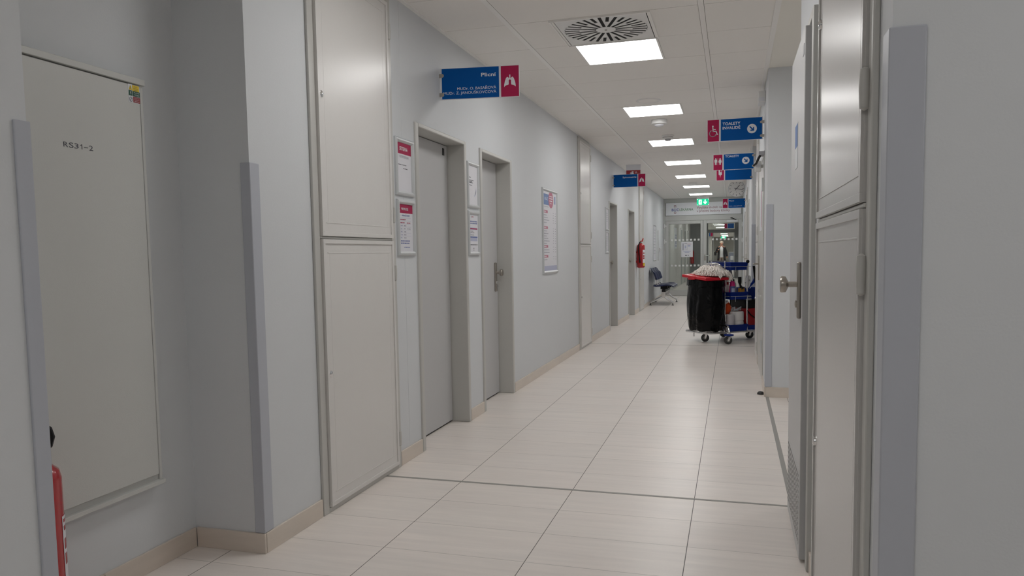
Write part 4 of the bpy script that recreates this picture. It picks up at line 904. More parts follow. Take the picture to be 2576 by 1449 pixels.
MB().box(-1.78, -1.66, 33.86, 34.0, 0.9, 0.96).build('wall_bracket', 'black', t)
for i, y in enumerate((23.4, 27.4, 31.4)):  # panels added to brighten the otherwise unlit lobby
    ceiling_light(['first', 'second', 'third'][i] + ' lit panel of the lobby just beyond the glass door', -1.05, -0.48, y, y+0.58, ZC, 'lamp', 'ceiling panels beyond the glass door')
for i, y in enumerate((37, 42, 47, 52, 58, 64, 70, 75)):
    ceiling_light('bright ceiling panel number %d along the corridor beyond the glass door' % (i+1), -1.0, -0.42, y, y+0.75, ZC, 'lampfar', 'ceiling panels beyond the glass door')
for i, (x0, x1, y, z0) in enumerate(((-0.35, 0.04, 33.2, 2.16), (-1.55, -1.1, 44.0, 2.05))):
    t = thing('projecting_sign', ['raspberry and blue sign seen through the right glass near the top', 'blue sign in the far corridor beyond the glass, at upper left'][i], 'sign', (x0, y, z0), 0, 'blue and raspberry projecting signs')
    MB().box(x0, x0+(x1-x0)*(0.3 if i == 0 else 0.72), y, y+0.01, z0, z0+0.2).build('raspberry_panel' if i == 0 else 'blue_panel', 'red' if i == 0 else 'blue', t, smooth=False)
    MB().cyl((x0+0.05, y+0.005, z0+0.2), (x0+0.05, y+0.005, ZC), 0.006).cyl((x1-0.05, y+0.005, z0+0.2), (x1-0.05, y+0.005, ZC), 0.006).build('hanging_rods', 'alu', t)
    MB().box(x0+(x1-x0)*(0.34 if i == 0 else 0.74), x1, y, y+0.01, z0, z0+0.2).build('blue_panel' if i == 0 else 'raspberry_panel', 'blue' if i == 0 else 'red', t, smooth=False)
t = thing('exit_sign', 'tiny lit green exit sign deep in the corridor beyond the glass', 'sign', (-0.72, 60, 2.2))
MB().box(-0.9, -0.5, 60, 60.03, 2.16, 2.32).cyl((-0.8, 60.015, 2.32), (-0.8, 60.015, ZC), 0.01).cyl((-0.6, 60.015, 2.32), (-0.6, 60.015, ZC), 0.01).build('green_panel', 'lightgreen', t); MB().box(-0.78, -0.62, 59.99, 60.0, 2.2, 2.28).build('white_symbols', 'exitwhite', t, smooth=False)
t = thing('display_cabinet', 'blue-grey cabinet with a white sheet standing behind the walking person', 'cabinet', (0.1, 50, 0))
MB().box(-0.25, 0.38, 50, 50.4, 0, 1.1).build('body', 'bluegrey', t, bevel=0.01); MB().box(-0.15, 0.15, 49.985, 50, 0.62, 0.88).build('white_sheet', 'signwhite', t)
MB().box(-0.25, 0.38, 49.99, 50.4, 1.1, 1.13).build('top', 'white', t)
t = thing('waiting_table', 'small dark table in the corridor beyond the glass door', 'table', (-1.2, 38.5, 0))
MB().box(-1.5, -0.75, 38.3, 38.8, 0.70, 0.73).build('tabletop', 'wheelgrey', t); MB().cyl((-1.12, 38.55, 0), (-1.12, 38.55, 0.7), 0.04).build('leg', 'wheelgrey', t)

# the person beyond the glass: dark open coat, white shirt, bag on the shoulder
def skin_fig(name, pts, edges, radii, material, parent, levels=2):
    me = bpy.data.meshes.new(name); l = ORG[parent.name][0]
    me.from_pydata([tuple(Vector(p)-l) for p in pts], edges, []); me.update()
    o = bpy.data.objects.new(name, me); COL.objects.link(o); o.parent = parent
    me.materials.append(M[material])
    sk = o.modifiers.new('Skin', 'SKIN'); sk.use_smooth_shade = True
    for v, r in zip(me.skin_vertices[0].data, radii): v.radius = (r, r) if not isinstance(r, tuple) else r
    me.skin_vertices[0].data[0].use_root = True
    ss = o.modifiers.new('Subdivision', 'SUBSURF'); ss.levels = levels; ss.render_levels = levels
    return o
px, py = -0.6, 43.0
t = thing('person', 'person walking beyond the glass in a dark open coat and white shirt', 'person', (px, py, 0))
pts = [(px, py, 0.92), (px, py, 1.1), (px, py+0.01, 1.3), (px, py, 1.42), (px, py-0.01, 1.5), (px, py-0.02, 1.58), (px, py-0.02, 1.66),
       (px-0.09, py, 0.88), (px-0.1, py-0.06, 0.48), (px-0.1, py+0.03, 0.08), (px-0.1, py-0.1, 0.04), (px+0.09, py, 0.88), (px+0.1, py+0.04, 0.5), (px+0.1, py+0.14, 0.1), (px+0.1, py+0.02, 0.05),
       (px-0.17, py, 1.37), (px-0.27, py-0.02, 1.14), (px-0.16, py-0.14, 1.27), (px-0.13, py-0.16, 1.31), (px+0.17, py, 1.37), (px+0.25, py+0.02, 1.1), (px+0.29, py-0.06, 0.87), (px+0.3, py-0.08, 0.80)]
ed = [(0,1),(1,2),(2,3),(3,4),(4,5),(5,6),(0,7),(7,8),(8,9),(9,10),(0,11),(11,12),(12,13),(13,14),(3,15),(15,16),(16,17),(17,18),(3,19),(19,20),(20,21),(21,22)]
rd = [0.14, 0.13, 0.14, 0.09, 0.055, 0.085, 0.075, 0.085, 0.06, 0.042, 0.04, 0.085, 0.06, 0.042, 0.04, 0.065, 0.045, 0.036, 0.03, 0.065, 0.045, 0.036, 0.03]
skin_fig('body', pts, ed, rd, 'skin', t)
def ell(cx, cy, z, a, b, n=20, gap=0.0):
    return [(cx+a*math.cos(-PI/2+gap+(2*PI-2*gap)*i/(n-1 if gap else n)), cy+b*math.sin(-PI/2+gap+(2*PI-2*gap)*i/(n-1 if gap else n)), z) for i in range(n)]
MB().loft([ell(px, py, z, a, b) for z, a, b in ((0.85, 0.17, 0.14), (1.0, 0.16, 0.135), (1.2, 0.165, 0.14), (1.36, 0.17, 0.12), (1.45, 0.08, 0.08))]).build('shirt', 'shirt', t)
tr = MB()
for s in (-1, 1): tr.loft([ell(px+s*0.095, py+yo, z, a, a*1.05, 14) for z, a, yo in ((0.9, 0.1, 0), (0.5, 0.075, -0.04 if s < 0 else 0.04), (0.14, 0.06, 0.02 if s < 0 else 0.13))])
tr.build('trousers', 'beige', t)
MB().loft([ell(px, py, z, a, b, 24, gp) for z, a, b, gp in ((0.58, 0.25, 0.19, 0.6), (0.85, 0.22, 0.18, 0.5), (1.1, 0.2, 0.165, 0.45), (1.3, 0.205, 0.16, 0.45), (1.4, 0.19, 0.13, 0.5), (1.46, 0.09, 0.09, 0.5))], cap=False, closed=False).build('coat', 'coat', t)
sl = MB().tube([(px-0.16, py, 1.4), (px-0.275, py-0.01, 1.14), (px-0.17, py-0.13, 1.25)], [0.075, 0.06, 0.05], 12).tube([(px+0.16, py, 1.4), (px+0.255, py+0.02, 1.1), (px+0.29, py-0.055, 0.9)], [0.075, 0.06, 0.05], 12); sl.build('coat_sleeves', 'coat', t)
MB().ball((px, py+0.03, 1.665), 0.108, 0.105, 0.085, 8).build('hair', 'hair', t)
sh = MB(); [sh.ball((px+s*0.1, py+yo, 0.045), 0.045, 0.12, 0.045, 8) for s, yo in ((-1, -0.05), (1, 0.07))]; sh.build('shoes', 'black', t)
t = thing('shoulder_bag', 'black bag hanging at the walking person beyond the glass', 'bag', (px-0.32, py, 0.98))
MB().box(px-0.39, px-0.28, py-0.12, py+0.14, 0.96, 1.16).build('body', 'coat', t, bevel=0.03); MB().tube([(px-0.33, py-0.08, 1.15), (px-0.27, py-0.05, 1.33), (px-0.17, py, 1.45), (px-0.27, py+0.06, 1.33), (px-0.33, py+0.1, 1.15)], 0.012, 6).build('strap', 'coat', t)

# ------------------------------------------------------------------ blue three-seat bench
t = thing('waiting_bench', 'three-seat navy waiting bench on polished metal legs by the far left wall', 'bench', (-1.54, 17.55, 0))
for i in range(3):
    y0 = 16.9+i*0.46; y1 = y0+0.43
    # seat: thin curved shell, profile along X
    prof = [(-1.72, 0.445), (-1.68, 0.428), (-1.6, 0.432), (-1.5, 0.445), (-1.4, 0.452), (-1.32, 0.448), (-1.27, 0.43), (-1.255, 0.415)]
    rings = []
    for k in range(9):
        f = k/8; y = y0+(y1-y0)*f; bow = 0.018*(1-(2*f-1)**2); e = 0.03*(abs(2*f-1)**4)
        rings.append([(x+ (e if j < 4 else -e), y, z-bow+0.02) for j, (x, z) in enumerate(prof)] + [(x + (e if j < 4 else -e), y, z-bow-0.004) for j, (x, z) in reversed(list(enumerate(prof)))])
    s = MB().loft(rings).build('seat', 'navy', t)
    prof = [(-1.65, 0.56), (-1.675, 0.62), (-1.70, 0.70), (-1.735, 0.78), (-1.762, 0.825), (-1.768, 0.835)]
    rings = []
    for k in range(9):
        f = k/8; y = y0+0.01+(y1-y0-0.02)*f; bow = 0.03*(2*f-1)**2; e = 0.03*(abs(2*f-1)**4)
        rings.append([(x+bow, y, z-(e if j > 2 else -e)) for j, (x, z) in enumerate(prof)] + [(x+bow-0.016, y, z-(e if j > 2 else -e)) for j, (x, z) in reversed(list(enumerate(prof)))])
    bk = MB().loft(rings).build('backrest', 'navy', t)
    for y in (y0+0.07, y1-0.07): MB().tube([(-1.62, y, 0.425), (-1.665, y, 0.47), (-1.672, y, 0.56), (-1.678, y, 0.64)], 0.0095, 8).build('back_support', 'chrome', bk)
    MB().box(-1.56, -1.4, (y0+y1)/2-0.05, (y0+y1)/2+0.05, 0.36, 0.425).build('seat_bracket', 'black', s)
MB().box(-1.52, -1.44, 16.93, 18.25, 0.30, 0.36).build('beam', 'black', t, bevel=0.005)
for y in (16.98, 18.15):
    lg = MB().prism([(-1.525, 0.17), (-1.45, 0.17), (-1.44, 0.32), (-1.53, 0.32)], (0, y+0.03, 0), XD, UD, -0.06 if False else 0.06)
    lg.tube([(-1.50, y, 0.20), (-1.62, y, 0.125), (-1.765, y, 0.07), (-1.775, y, 0.05)], [0.026, 0.022, 0.018, 0.016], 10).tube([(-1.47, y, 0.20), (-1.40, y, 0.135), (-1.29, y, 0.072), (-1.28, y, 0.05)], [0.026, 0.022, 0.018, 0.016], 10)
    lo = lg.build('leg_frame', 'chrome', t)
    for x in (-1.775, -1.282): MB().cyl((x, y, 0.012), (x, y, 0.055), 0.008).lathe([(0.027, 0), (0.026, 0.008), (0.012, 0.015)], (x, y, 0)).build('foot_glide', 'rubber', lo)
# ------------------------------------------------------------------ cleaning cart (local frame: x along the cart, y across, turned 38 degrees)
TH = math.radians(38); CN = (-0.328, 9.894, 0.0)
cart = thing('cleaning_cart', 'chrome cleaning cart with blue trays and red lid in the corridor', 'cart', CN, TH)
def cl(mb, name, m, par=cart, **k): return mb.build(name, m, par, local=True, **k)
CZ = 0.128
bf = MB().tube([(0.0, 0.07, CZ), (0.0, 0.43, CZ), (0.03, 0.48, CZ), (0.30, 0.48, CZ), (0.92, 0.45, CZ), (0.95, 0.42, CZ), (0.95, 0.05, CZ), (0.92, 0.02, CZ), (0.4, 0.005, CZ), (0.07, -0.005, CZ), (0.02, 0.02, CZ)], 0.0115, 8, closed=True)
for x in (0.2, 0.4, 0.66): bf.cyl((x, 0.0, CZ), (x, 0.46, CZ), 0.009, n=8)
for y in (0.12, 0.24, 0.36): bf.cyl((0.0, y, CZ), (0.4, y, CZ), 0.004, n=6)
bf.cyl((-0.0, 0.265, CZ), (-0.0, 0.265, 0.07), 0.011, n=10)
cl(bf, 'base_frame', 'chrome')
posts = MB()
for x, y in ((0.385, 0.12), (0.69, 0.05)):
    posts.cyl((x, y, 0.10), (x, y, 1.06), 0.0105, n=10); posts.cyl((x, 0.40, 0.10), (x, 0.40, 1.06), 0.0105, n=10)
for z in (0.86, 0.76): posts.cyl((0.385, 0.40, z), (0.69, 0.40, z), 0.006, n=8)
def W2C(X, Y):
    v = Matrix.Rotation(-TH, 2) @ Vector((X-CN[0], Y-CN[1])); return v.x, v.y
posts.tube([(*W2C(X, Y), z) for X, Y, z in ((-0.2, 10.1, 0.222), (-0.13, 10.03, 0.226), (-0.085, 9.97, 0.228), (-0.058, 9.935, 0.215), (-0.042, 9.91, 0.185), (-0.037, 9.90, 0.14), (-0.037, 9.90, 0.1))], 0.0115, 10)
posts.cyl((0.385, 0.12, 0.21), (*W2C(-0.13, 10.03), 0.226), 0.011, n=10)
cl(posts, 'upright_frame', 'chrome')
hb = MB().tube([(0.26, 0.40, 0.97), (0.25, 0.38, 1.01), (0.25, 0.34, 1.022), (0.25, 0.1, 1.026), (0.255, 0.06, 1.012), (0.3, 0.06, 0.97), (0.38, 0.08, 0.95)], 0.0115, 10)
cl(hb, 'push_handle', 'chrome')
def tray(z0, z1, x0, x1, y0, y1, fl=0.006):
    w = 0.012; tp = 0.016
    def rg(x0, x1, y0, y1, z): return [(x0, y0, z), (x1, y0, z), (x1, y1, z), (x0, y1, z)]
    tb = MB().loft([rg(x0+tp, x1-tp, y0+tp, y1-tp, z0), rg(x0, x1, y0, y1, z1), rg(x0-0.008, x1+0.008, y0-0.008, y1+0.008, z1), rg(x0-0.008, x1+0.008, y0-0.008, y1+0.008, z1-0.008), ], cap=False)
    tb.loft([rg(x0+tp, x1-tp, y0+tp, y1-tp, z0), rg(x0+tp+0.004, x1-tp-0.004, y0+tp+0.004, y1-tp-0.004, z0+fl), rg(x0+0.006, x1-0.006, y0+0.006, y1-0.006, z1)], cap=False)
    tb.box(x0+tp, x1-tp, y0+tp, y1-tp, z0, z0+fl)
    o = cl(tb, 'tray', 'cartblue', bevel=0.002)
    if z1 > 0.3:
        zr = z1-0.055
        rim = MB().tube([(x0-0.006, y0-0.012, zr), (x1+0.03, y0-0.012, zr)], 0.004, 6).tube([(x0-0.006, y0-0.012, zr), (x0-0.006, y1, zr)], 0.004, 6)
        for x in (x0+0.07, x1-0.03): rim.tube([(x, y0-0.012, zr), (x, y0-0.008, zr-0.07)], 0.0035, 6)
        cl(rim, 'tray_rim_wire', 'chrome', o)
    return o
TX = (0.385, 0.672)
tray(0.94, 1.04, TX[0], 0.665, 0.0, 0.46); tray(0.555, 0.652, TX[0], TX[1], 0.0, 0.46, 0.052); tray(0.128, 0.222, TX[0], TX[1], 0.0, 0.46)
cl(MB().box(0.40, 0.66, 0.44, 0.455, 1.04, 1.062), 'tray_back_rail', 'greyplastic')
cl(MB().ball((0.655, 0.0, 1.05), 0.025, 0.02, 0.024, 8), 'corner_knob', 'black')
def caster(x, y, rot, r, fork_top, bumper=False):
    c = MB(); R = Matrix.Rotation(rot, 3, 'Z')
    w = MB().lathe([(r*0.45, -0.012), (r*0.8, -0.0135), (r, -0.010), (r, 0.010), (r*0.8, 0.0135), (r*0.45, 0.012)], (0, 0, 0), 'y', 28)
    w.v = [tuple(R @ Vector(p) + Vector((x, y, r))) for p in w.v]
    fp = [(-0.008, r-0.01), (0.008, r-0.01), (0.036, fork_top), (0.0, fork_top)]
    f = MB().prism(fp, (0, -0.017, 0), (1, 0, 0), (0, 0, 1), 0.003).prism(fp, (0, 0.02, 0), (1, 0, 0), (0, 0, 1), 0.003).box(-0.02, 0.045, -0.02, 0.02, fork_top-0.004, fork_top).cyl((0.028, 0, fork_top), (0.028, 0, fork_top+0.02), 0.012)
    f.v = [tuple(R @ Vector((p[0], p[1], 0)) + Vector((x, y, p[2]))) for p in f.v]
    o = cl(f, 'caster_fork', 'chrome'); cl(w, 'wheel', 'rubber', o)
    hub = MB().lathe([(r*0.44, -0.0145), (r*0.2, -0.016), (r*0.2, 0.016), (r*0.44, 0.0145)], (0, 0, 0), 'y', 20); hub.v = [tuple(R @ Vector(p) + Vector((x, y, r))) for p in hub.v]
    cl(hub, 'wheel_hub', 'wheelgrey', o)
    if bumper: cl(MB().lathe([(0.03, -0.012), (0.058, -0.008), (0.062, 0.0), (0.058, 0.008), (0.03, 0.014)], (x+0.02, y+0.01, fork_top+0.018)), 'bumper_disc', 'cartblue', o)
def W2C(X, Y):
    v = Matrix.Rotation(-TH, 2) @ Vector((X-CN[0], Y-CN[1])); return v.x, v.y
for (X, Y, rr, fk, bp) in ((-0.345, 10.12, -0.2, 0.113, False), (-0.052, 9.88, 0.1, 0.098, True), (0.222, 10.6, 0.0, 0.113, False), (-0.12, 10.72, 0.4, 0.113, False)):
    x, y = W2C(X, Y); caster(x, y, rr-TH+0.25, 0.052, fk, bp)
# red lid with lip and grip, ledge of its holder
lid = MB()
def lr(e, z, tilt=0.075): return [(-0.025+e, -0.02+e, z), (0.34-e, -0.02+e, z), (0.34-e, 0.5-e, z+tilt*0.5), (-0.025+e, 0.5-e, z+tilt*0.5)]
lid.loft([lr(0.012, 0.812), lr(0.0, 0.818), lr(0.0, 0.842), lr(0.006, 0.850), lr(0.05, 0.853), lr(0.06, 0.858), lr(0.15, 0.862)])
lido = cl(lid, 'lid', 'lidred', bevel=0.003)
cl(MB().box(-0.045, -0.024, 0.2, 0.34, 0.822, 0.838), 'lid_grip', 'lidred', lido, bevel=0.004)
cl(MB().tube([(0.03, 0.03, 0.795), (0.30, 0.03, 0.795), (0.30, 0.43, 0.825), (0.03, 0.43, 0.825)], 0.009, 8, closed=True).tube([(0.30, 0.12, 0.795), (0.385, 0.12, 0.795)], 0.009, 8), 'bag_ring', 'chrome')

# the bin bag hanging from the ring
rings = []; n = 72; zs = [0.806, 0.77, 0.72, 0.66, 0.60, 0.52, 0.44, 0.36, 0.29, 0.22, 0.17, 0.148, 0.141]
for i, z in enumerate(zs):
    f = max(0.0, (0.80-z)/0.66); ring = []
    sw = 1.0+0.10*math.sin(PI*min(1, f*1.05))**1.2 + (0.02 if f > 0.3 else 0)
    hw, hd = 0.165*sw, 0.238*sw
    if i >= len(zs)-2: hw *= 0.94; hd *= 0.94
    if i == len(zs)-1: hw *= 0.8; hd *= 0.8
    for j in range(n):
        a = 2*PI*j/n; c, s_ = math.cos(a), math.sin(a); p = 3.2
        rr = (abs(c)**p + abs(s_)**p)**(-1/p)
        wr = 1 + 0.022*math.sin(9*a+2*f)*(0.3+f) + 0.016*math.sin(17*a+6*f+1)*(0.4+f*0.8) + 0.012*math.sin(5*a-9*f)*math.sin(7*f+a*2) + 0.01*math.sin(29*a+14*f)*f
        ring.append((0.165+hw*rr*c*wr, 0.235+hd*rr*s_*wr, z + 0.008*math.sin(6*a+8*f)*min(1, f*4) + (0.03*(0.235+hd*rr*s_)*2*(1-f) if True else 0)))
    rings.append(ring)
bag = thing('bin_bag', 'black plastic bin bag hanging under the red lid of the cart', 'bag', CN, TH)
bm_ = MB().loft(rings[::-1]); ob = bm_.build('bag_body', 'bag', bag, local=True)
ss = ob.modifiers.new('Subdivision', 'SUBSURF'); ss.levels = 1; ss.render_levels = 1
kn = MB(); 
for i in range(36):
    a = 2*PI*i/36; c, s_ = math.cos(a), math.sin(a); rr = (abs(c)**4+abs(s_)**4)**-0.25
    kn.v.append((0.165+0.178*rr*c, 0.235+0.252*rr*s_, 0.806+0.06*(0.235+0.25*rr*s_))); 
for i in range(36):
    a = 2*PI*i/36; c, s_ = math.cos(a), math.sin(a); rr = (abs(c)**4+abs(s_)**4)**-0.25
    kn.v.append((0.165+(0.182+0.006*math.sin(7*a))*rr*c, 0.235+(0.256+0.006*math.sin(9*a))*rr*s_, 0.725+0.012*math.sin(5*a)+0.05*(0.235+0.25*rr*s_)))
kn.f += [(i, (i+1) % 36, 36+(i+1) % 36, 36+i) for i in range(36)]
kn.build('folded_cuff', 'bag', bag, local=True)

# mop head lying on the lid
mp = MB(); rng = random.Random(3)
def lidz(x, y): return 0.864 + 0.0375*max(0, min(1, (y+0.02)/0.52))
cxm, cym = 0.235, 0.225
def heap(x, y):             # height of the heap over the lid
    u, v = (x-cxm)/0.175, (y-cym)/0.235; q = math.sqrt(u*u+v*v)
    return 0.885 + 0.105*max(0, 1-q**2.6) + 0.012*math.sin(31*x+2)*math.sin(27*y)
rg = []
for k in range(7):
    q = 1-k/6.2; rg.append([(cxm+0.165*q*math.cos(2*PI*j/28), cym+0.225*q*math.sin(2*PI*j/28), heap(cxm+0.165*q*math.cos(2*PI*j/28), cym+0.225*q*math.sin(2*PI*j/28))-0.012) for j in range(28)])
mp.loft([[(p[0], p[1], 0.868) for p in rg[0]]]+rg)
for i in range(1150):
    a = rng.uniform(0, 2*PI); q = rng.uniform(0.0, 1.0)**0.55; x = cxm+0.178*q*math.cos(a); y = cym+0.24*q*math.sin(a)
    b = a+rng.gauss(0, 1.0); L_ = rng.uniform(0.03, 0.065); pts = []; lift = rng.uniform(0.004, 0.016); edge = q > 0.8
    drop = rng.uniform(0.01, 0.03) if not edge else rng.uniform(0.02, 0.05); z0_ = heap(x, y) if not edge else rng.uniform(0.875, 0.93)
    for k in range(5):
        f = k/4; xx = x+L_*f*math.cos(b); yy_ = y+L_*f*math.sin(b)
        base = lidz(xx, yy_)+0.005 if (-0.02 < xx < 0.345 and -0.025 < yy_ < 0.5) else 0.80
        z = max(base, z0_ + lift*math.sin(PI*min(1, f*1.3)) - drop*f*f); pts.append((xx+rng.uniform(-.003, .003), yy_+rng.uniform(-.003, .003), z))
    mp.tube(pts, [0.004, 0.005, 0.005, 0.0045, 0.003], 5)
for i in range(46):          # strands hanging over the near right corner of the lid
    y = rng.uniform(-0.04, 0.12); x = 0.345+rng.uniform(-0.01, 0.02); z = rng.uniform(0.88, 0.93)
    mp.tube([(x-0.04, y, z), (x, y-0.005, z-0.008), (x+0.012, y-0.01, z-0.05), (x+0.012+rng.uniform(-.01, .01), y-0.012, z-rng.uniform(0.07, 0.10))], [0.0045, 0.005, 0.005, 0.0035], 5)
mo = mp.build('cotton_mop', 'mop'); mo.location = CN; mo.rotation_euler = (0, 0, TH)
tag(mo, 'off-white cotton mop head heaped on the red cart lid', 'mop')

# goods on the trays (things of their own, standing on the cart)
def on_cart(name, label, cat, group=None): return thing(name, label, cat, CN, TH, group)
def lc(mb, name, m, par, **k): return mb.build(name, m, par, local=True, **k)
zt = 0.608
b = on_cart('detergent_bottle', 'magenta bottle with dark cap on the middle cart tray', 'bottle')
lc(MB().lathe([(0.03, 0), (0.04, 0.006), (0.042, 0.06), (0.040, 0.12), (0.032, 0.165), (0.022, 0.185), (0.018, 0.19)], (0.47, 0.075, zt), n=20), 'bottle_body', 'pink', b)
lc(MB().lathe([(0.022, 0.188), (0.023, 0.2), (0.012, 0.222), (0.011, 0.23)], (0.47, 0.075, zt), n=16), 'cap', 'black', b); lc(MB().box(0.44, 0.50, 0.065, 0.085, zt+0.226, zt+0.238), 'spray_head', 'greyplastic', b, bevel=0.004)
lb = MB(); nn = 8
lb.loft([[(0.47+0.0428*math.cos(math.radians(-165+110*i/nn)), 0.075+0.0428*math.sin(math.radians(-165+110*i/nn)), zt+z) for i in range(nn+1)] for z in (0.03, 0.12)], cap=False, closed=False); lc(lb, 'dark_label', 'inkblue', b)
lb = MB(); lb.loft([[(0.47+0.0434*math.cos(math.radians(-140+60*i/nn)), 0.075+0.0434*math.sin(math.radians(-140+60*i/nn)), zt+z) for i in range(nn+1)] for z in (0.045, 0.095)], cap=False, closed=False); lc(lb, 'label_flower', 'inkpale', b)
b = on_cart('cleaner_carton', 'white bottle with a red patch on the middle tray, left of the magenta one', 'bottle')
lc(MB().box(0.40, 0.455, 0.12, 0.2, zt, zt+0.2), 'bottle_body', 'white', b, bevel=0.01); lc(MB().box(0.412, 0.445, 0.1185, 0.12, zt+0.14, zt+0.175).box(0.3985, 0.4, 0.13, 0.16, zt+0.14, zt+0.175), 'red_patch', 'brownred', b)
b = on_cart('white_bottle', 'white bottle right of the magenta one on the middle tray', 'bottle')
lc(MB().lathe([(0.03, 0), (0.034, 0.01), (0.034, 0.15), (0.015, 0.18), (0.013, 0.19)], (0.533, 0.13, zt), n=18), 'bottle_body', 'white', b); lc(MB().cyl((0.533, 0.13, zt+0.19), (0.533, 0.13, zt+0.21), 0.016), 'cap', 'white', b)
b = on_cart('hand_brush', 'brush with black handle and ochre bristles on the middle tray', 'brush')
lc(MB().tube([(0.585, 0.07, zt+0.24), (0.585, 0.07, zt+0.17), (0.592, 0.07, zt+0.14)], [0.022, 0.024, 0.014], 12).tube([(0.592, 0.07, zt+0.14), (0.602, 0.07, zt+0.11), (0.615, 0.07, zt+0.085)], [0.012, 0.016, 0.04], 12), 'handle', 'black', b)
lc(MB().box(0.575, 0.648, 0.045, 0.095, zt+0.001, zt+0.09), 'bristles', 'bristle', b, bevel=0.006)
b = on_cart('spray_bottle', 'grey and blue spray bottle hooked under the top cart tray', 'bottle')
lc(MB().tube([(0.53, 0.2, 0.94), (0.53, 0.2, 0.90), (0.53, 0.2, 0.86)], [0.02, 0.026, 0.034], 14), 'bottle_body', 'greyplastic', b); lc(MB().cyl((0.53, 0.2, 0.828), (0.53, 0.2, 0.862), 0.036), 'base', 'cartblue', b)
b = on_cart('air_freshener', 'white rounded dispenser hanging on the right end of the cart', 'dispenser')
lc(MB().lathe([(0.028, 0.0), (0.036, 0.01), (0.036, 0.15), (0.03, 0.168), (0.012, 0.175)], (0.735, 0.09, 0.69), n=20), 'body', 'white', b); lc(MB().lathe([(0.012, 0.0), (0.01, 0.006)], (0.73, 0.0535, 0.80), 'y', 14), 'button', 'greyplastic', b)
lc(MB().box(0.69, 0.74, 0.085, 0.10, 0.76, 0.775), 'hook', 'greyplastic', b)
zb = 0.136
for lb, z, in (('upper white toilet roll of the stack on the bottom cart tray', zb+0.127), ('lower white toilet roll of the stack on the bottom cart tray', zb)):
    b = on_cart('toilet_roll', lb, 'toilet roll', 'stacked toilet rolls on the cart')
    lc(MB().lathe([(0.025, 0.002), (0.088, 0.0), (0.096, 0.006), (0.097, 0.11), (0.091, 0.118+0.008), (0.025, 0.126), (0.024, 0.1)], (0.578, 0.13, z), n=36), 'paper_roll', 'tissue', b); lc(MB().cyl((0.578, 0.13, z+0.09), (0.578, 0.13, z+0.1265), 0.0255), 'core', 'bristle', b)
b = on_cart('canister', 'smooth grey-mauve canister in front of the toilet rolls on the bottom tray', 'canister')
lc(MB().lathe([(0.05, 0), (0.056, 0.005), (0.056, 0.205), (0.052, 0.214), (0.03, 0.216)], (0.433, 0.07, zb), n=30), 'body', 'mauve', b); lc(MB().lathe([(0.05, 0.214), (0.05, 0.222), (0.01, 0.223)], (0.433, 0.07, zb), n=24), 'cap', 'white', b)
b = on_cart('orange_bag', 'crumpled orange bag stuffed above the canister', 'bag')
q = MB().ball((0, 0, 0), 0.075, 0.085, 0.085, 9); q.v = [(0.455+x*(1+0.12*math.sin(37*y+19*z)), 0.2+y*(1+0.1*math.sin(31*x+23*z)), 0.43+z*(1+0.14*math.sin(27*x-29*y))) for x, y, z in q.v]
lc(q, 'bag_body', 'orange', b); lc(MB().tube([(0.44, 0.17, 0.5), (0.445, 0.15, 0.525), (0.46, 0.14, 0.53)], [0.03, 0.02, 0.008], 8), 'neck', 'tissue', b)
b = on_cart('cleaning_cloth', 'grey-white cloth lying on top of the toilet rolls', 'cloth')
lc(MB().tube([(0.5, 0.12, 0.405), (0.505, 0.1, 0.43), (0.52, 0.09, 0.448), (0.515, 0.085, 0.41), (0.54, 0.07, 0.412), (0.6, 0.06, 0.445), (0.585, 0.065, 0.41)], [0.02, 0.022, 0.010, 0.02, 0.018, 0.012, 0.012], 8), 'folds', 'greyplastic', b)
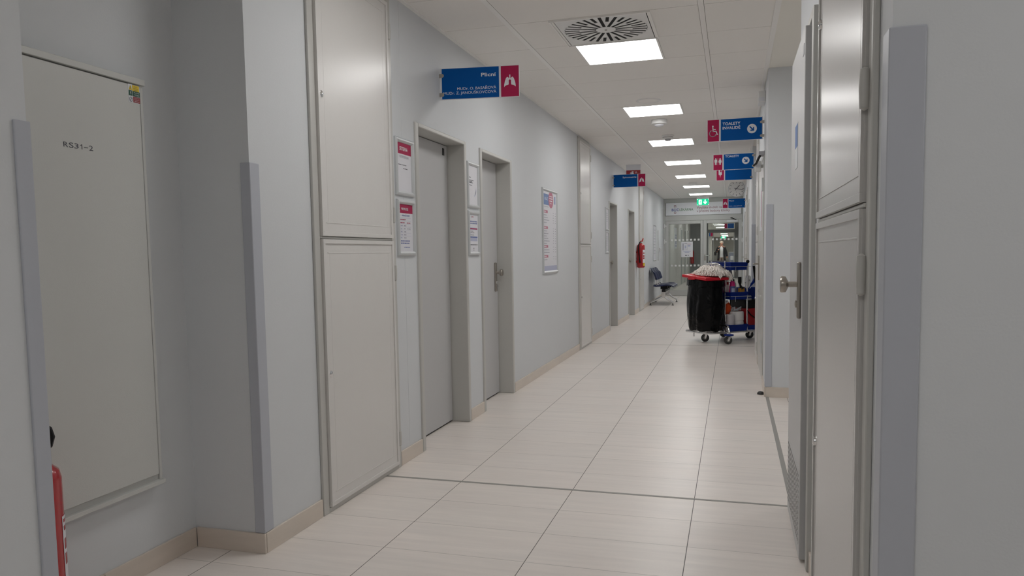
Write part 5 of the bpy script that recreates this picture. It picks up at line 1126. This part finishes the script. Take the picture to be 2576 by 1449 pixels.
# mop bucket, wringer, pole at the right end
b = on_cart('mop_bucket', 'dark red bucket with black bail on the right end of the cart', 'bucket')
def rr4(x0, x1, y0, y1, z, r=0.03, n=5):
    o = []
    for cx, cy, a0 in ((x1-r, y1-r, 0), (x0+r, y1-r, PI/2), (x0+r, y0+r, PI), (x1-r, y0+r, 1.5*PI)):
        for i in range(n+1): a = a0+PI/2*i/n; o.append((cx+r*math.cos(a), cy+r*math.sin(a), z))
    return o
lc(MB().loft([rr4(0.70, 0.91, 0.06, 0.38, 0.142), rr4(0.685, 0.93, 0.045, 0.4, 0.42), rr4(0.68, 0.935, 0.04, 0.405, 0.425), rr4(0.69, 0.925, 0.05, 0.395, 0.42), rr4(0.71, 0.90, 0.07, 0.37, 0.16)]), 'bucket_body', 'bucketred', b)
lc(MB().loft([rr4(0.70, 0.92, 0.05, 0.39, 0.139), rr4(0.695, 0.925, 0.045, 0.395, 0.20)]), 'blue_foot', 'cartblue', b)
lc(MB().tube([(0.69, 0.045, 0.40), (0.74, 0.035, 0.34), (0.82, 0.034, 0.29), (0.9, 0.038, 0.27), (0.94, 0.05, 0.3)], 0.008, 8), 'bail', 'black', b)
b = on_cart('mop_wringer', 'black and blue mop wringer with blue lever above the red bucket', 'wringer')
lc(MB().loft([rr4(0.69, 0.92, 0.06, 0.38, 0.40), rr4(0.68, 0.93, 0.05, 0.39, 0.44), rr4(0.68, 0.93, 0.05, 0.39, 0.535), rr4(0.70, 0.91, 0.08, 0.36, 0.54)]), 'wringer_body', 'black', b)
lc(MB().loft([rr4(0.69, 0.93, 0.14, 0.36, 0.535), rr4(0.69, 0.94, 0.14, 0.36, 0.66), rr4(0.71, 0.93, 0.16, 0.34, 0.70)]), 'blue_press', 'cartblue', b)
lc(MB().box(0.70, 0.76, 0.048, 0.052, 0.575, 0.585).box(0.70, 0.76, 0.048, 0.052, 0.545, 0.56).box(0.70, 0.76, 0.046, 0.14, 0.536, 0.54), 'roller_rods', 'greyplastic', b)
lc(MB().tube([(0.70, 0.06, 0.65), (0.735, 0.06, 0.71), (0.765, 0.06, 0.745), (0.79, 0.06, 0.765), (0.825, 0.06, 0.815)], [0.008, 0.009, 0.016, 0.018, 0.018], 10), 'lever', 'cartblue', b)
b = on_cart('mop_pole', 'flat black mop pole standing upright at the right end of the cart', 'pole')
pol = MB(); 
for (x, y, z) in (): pass
pol.loft([[(x-w, 0.02, z), (x+w, 0.02, z), (x+w, 0.034, z), (x-w, 0.034, z)] for x, z, w in ((0.905, 0.30, 0.028), (0.85, 0.60, 0.028), (0.815, 0.80, 0.024), (0.775, 0.99, 0.016))])
lc(pol, 'shaft', 'black', b, bevel=0.003)
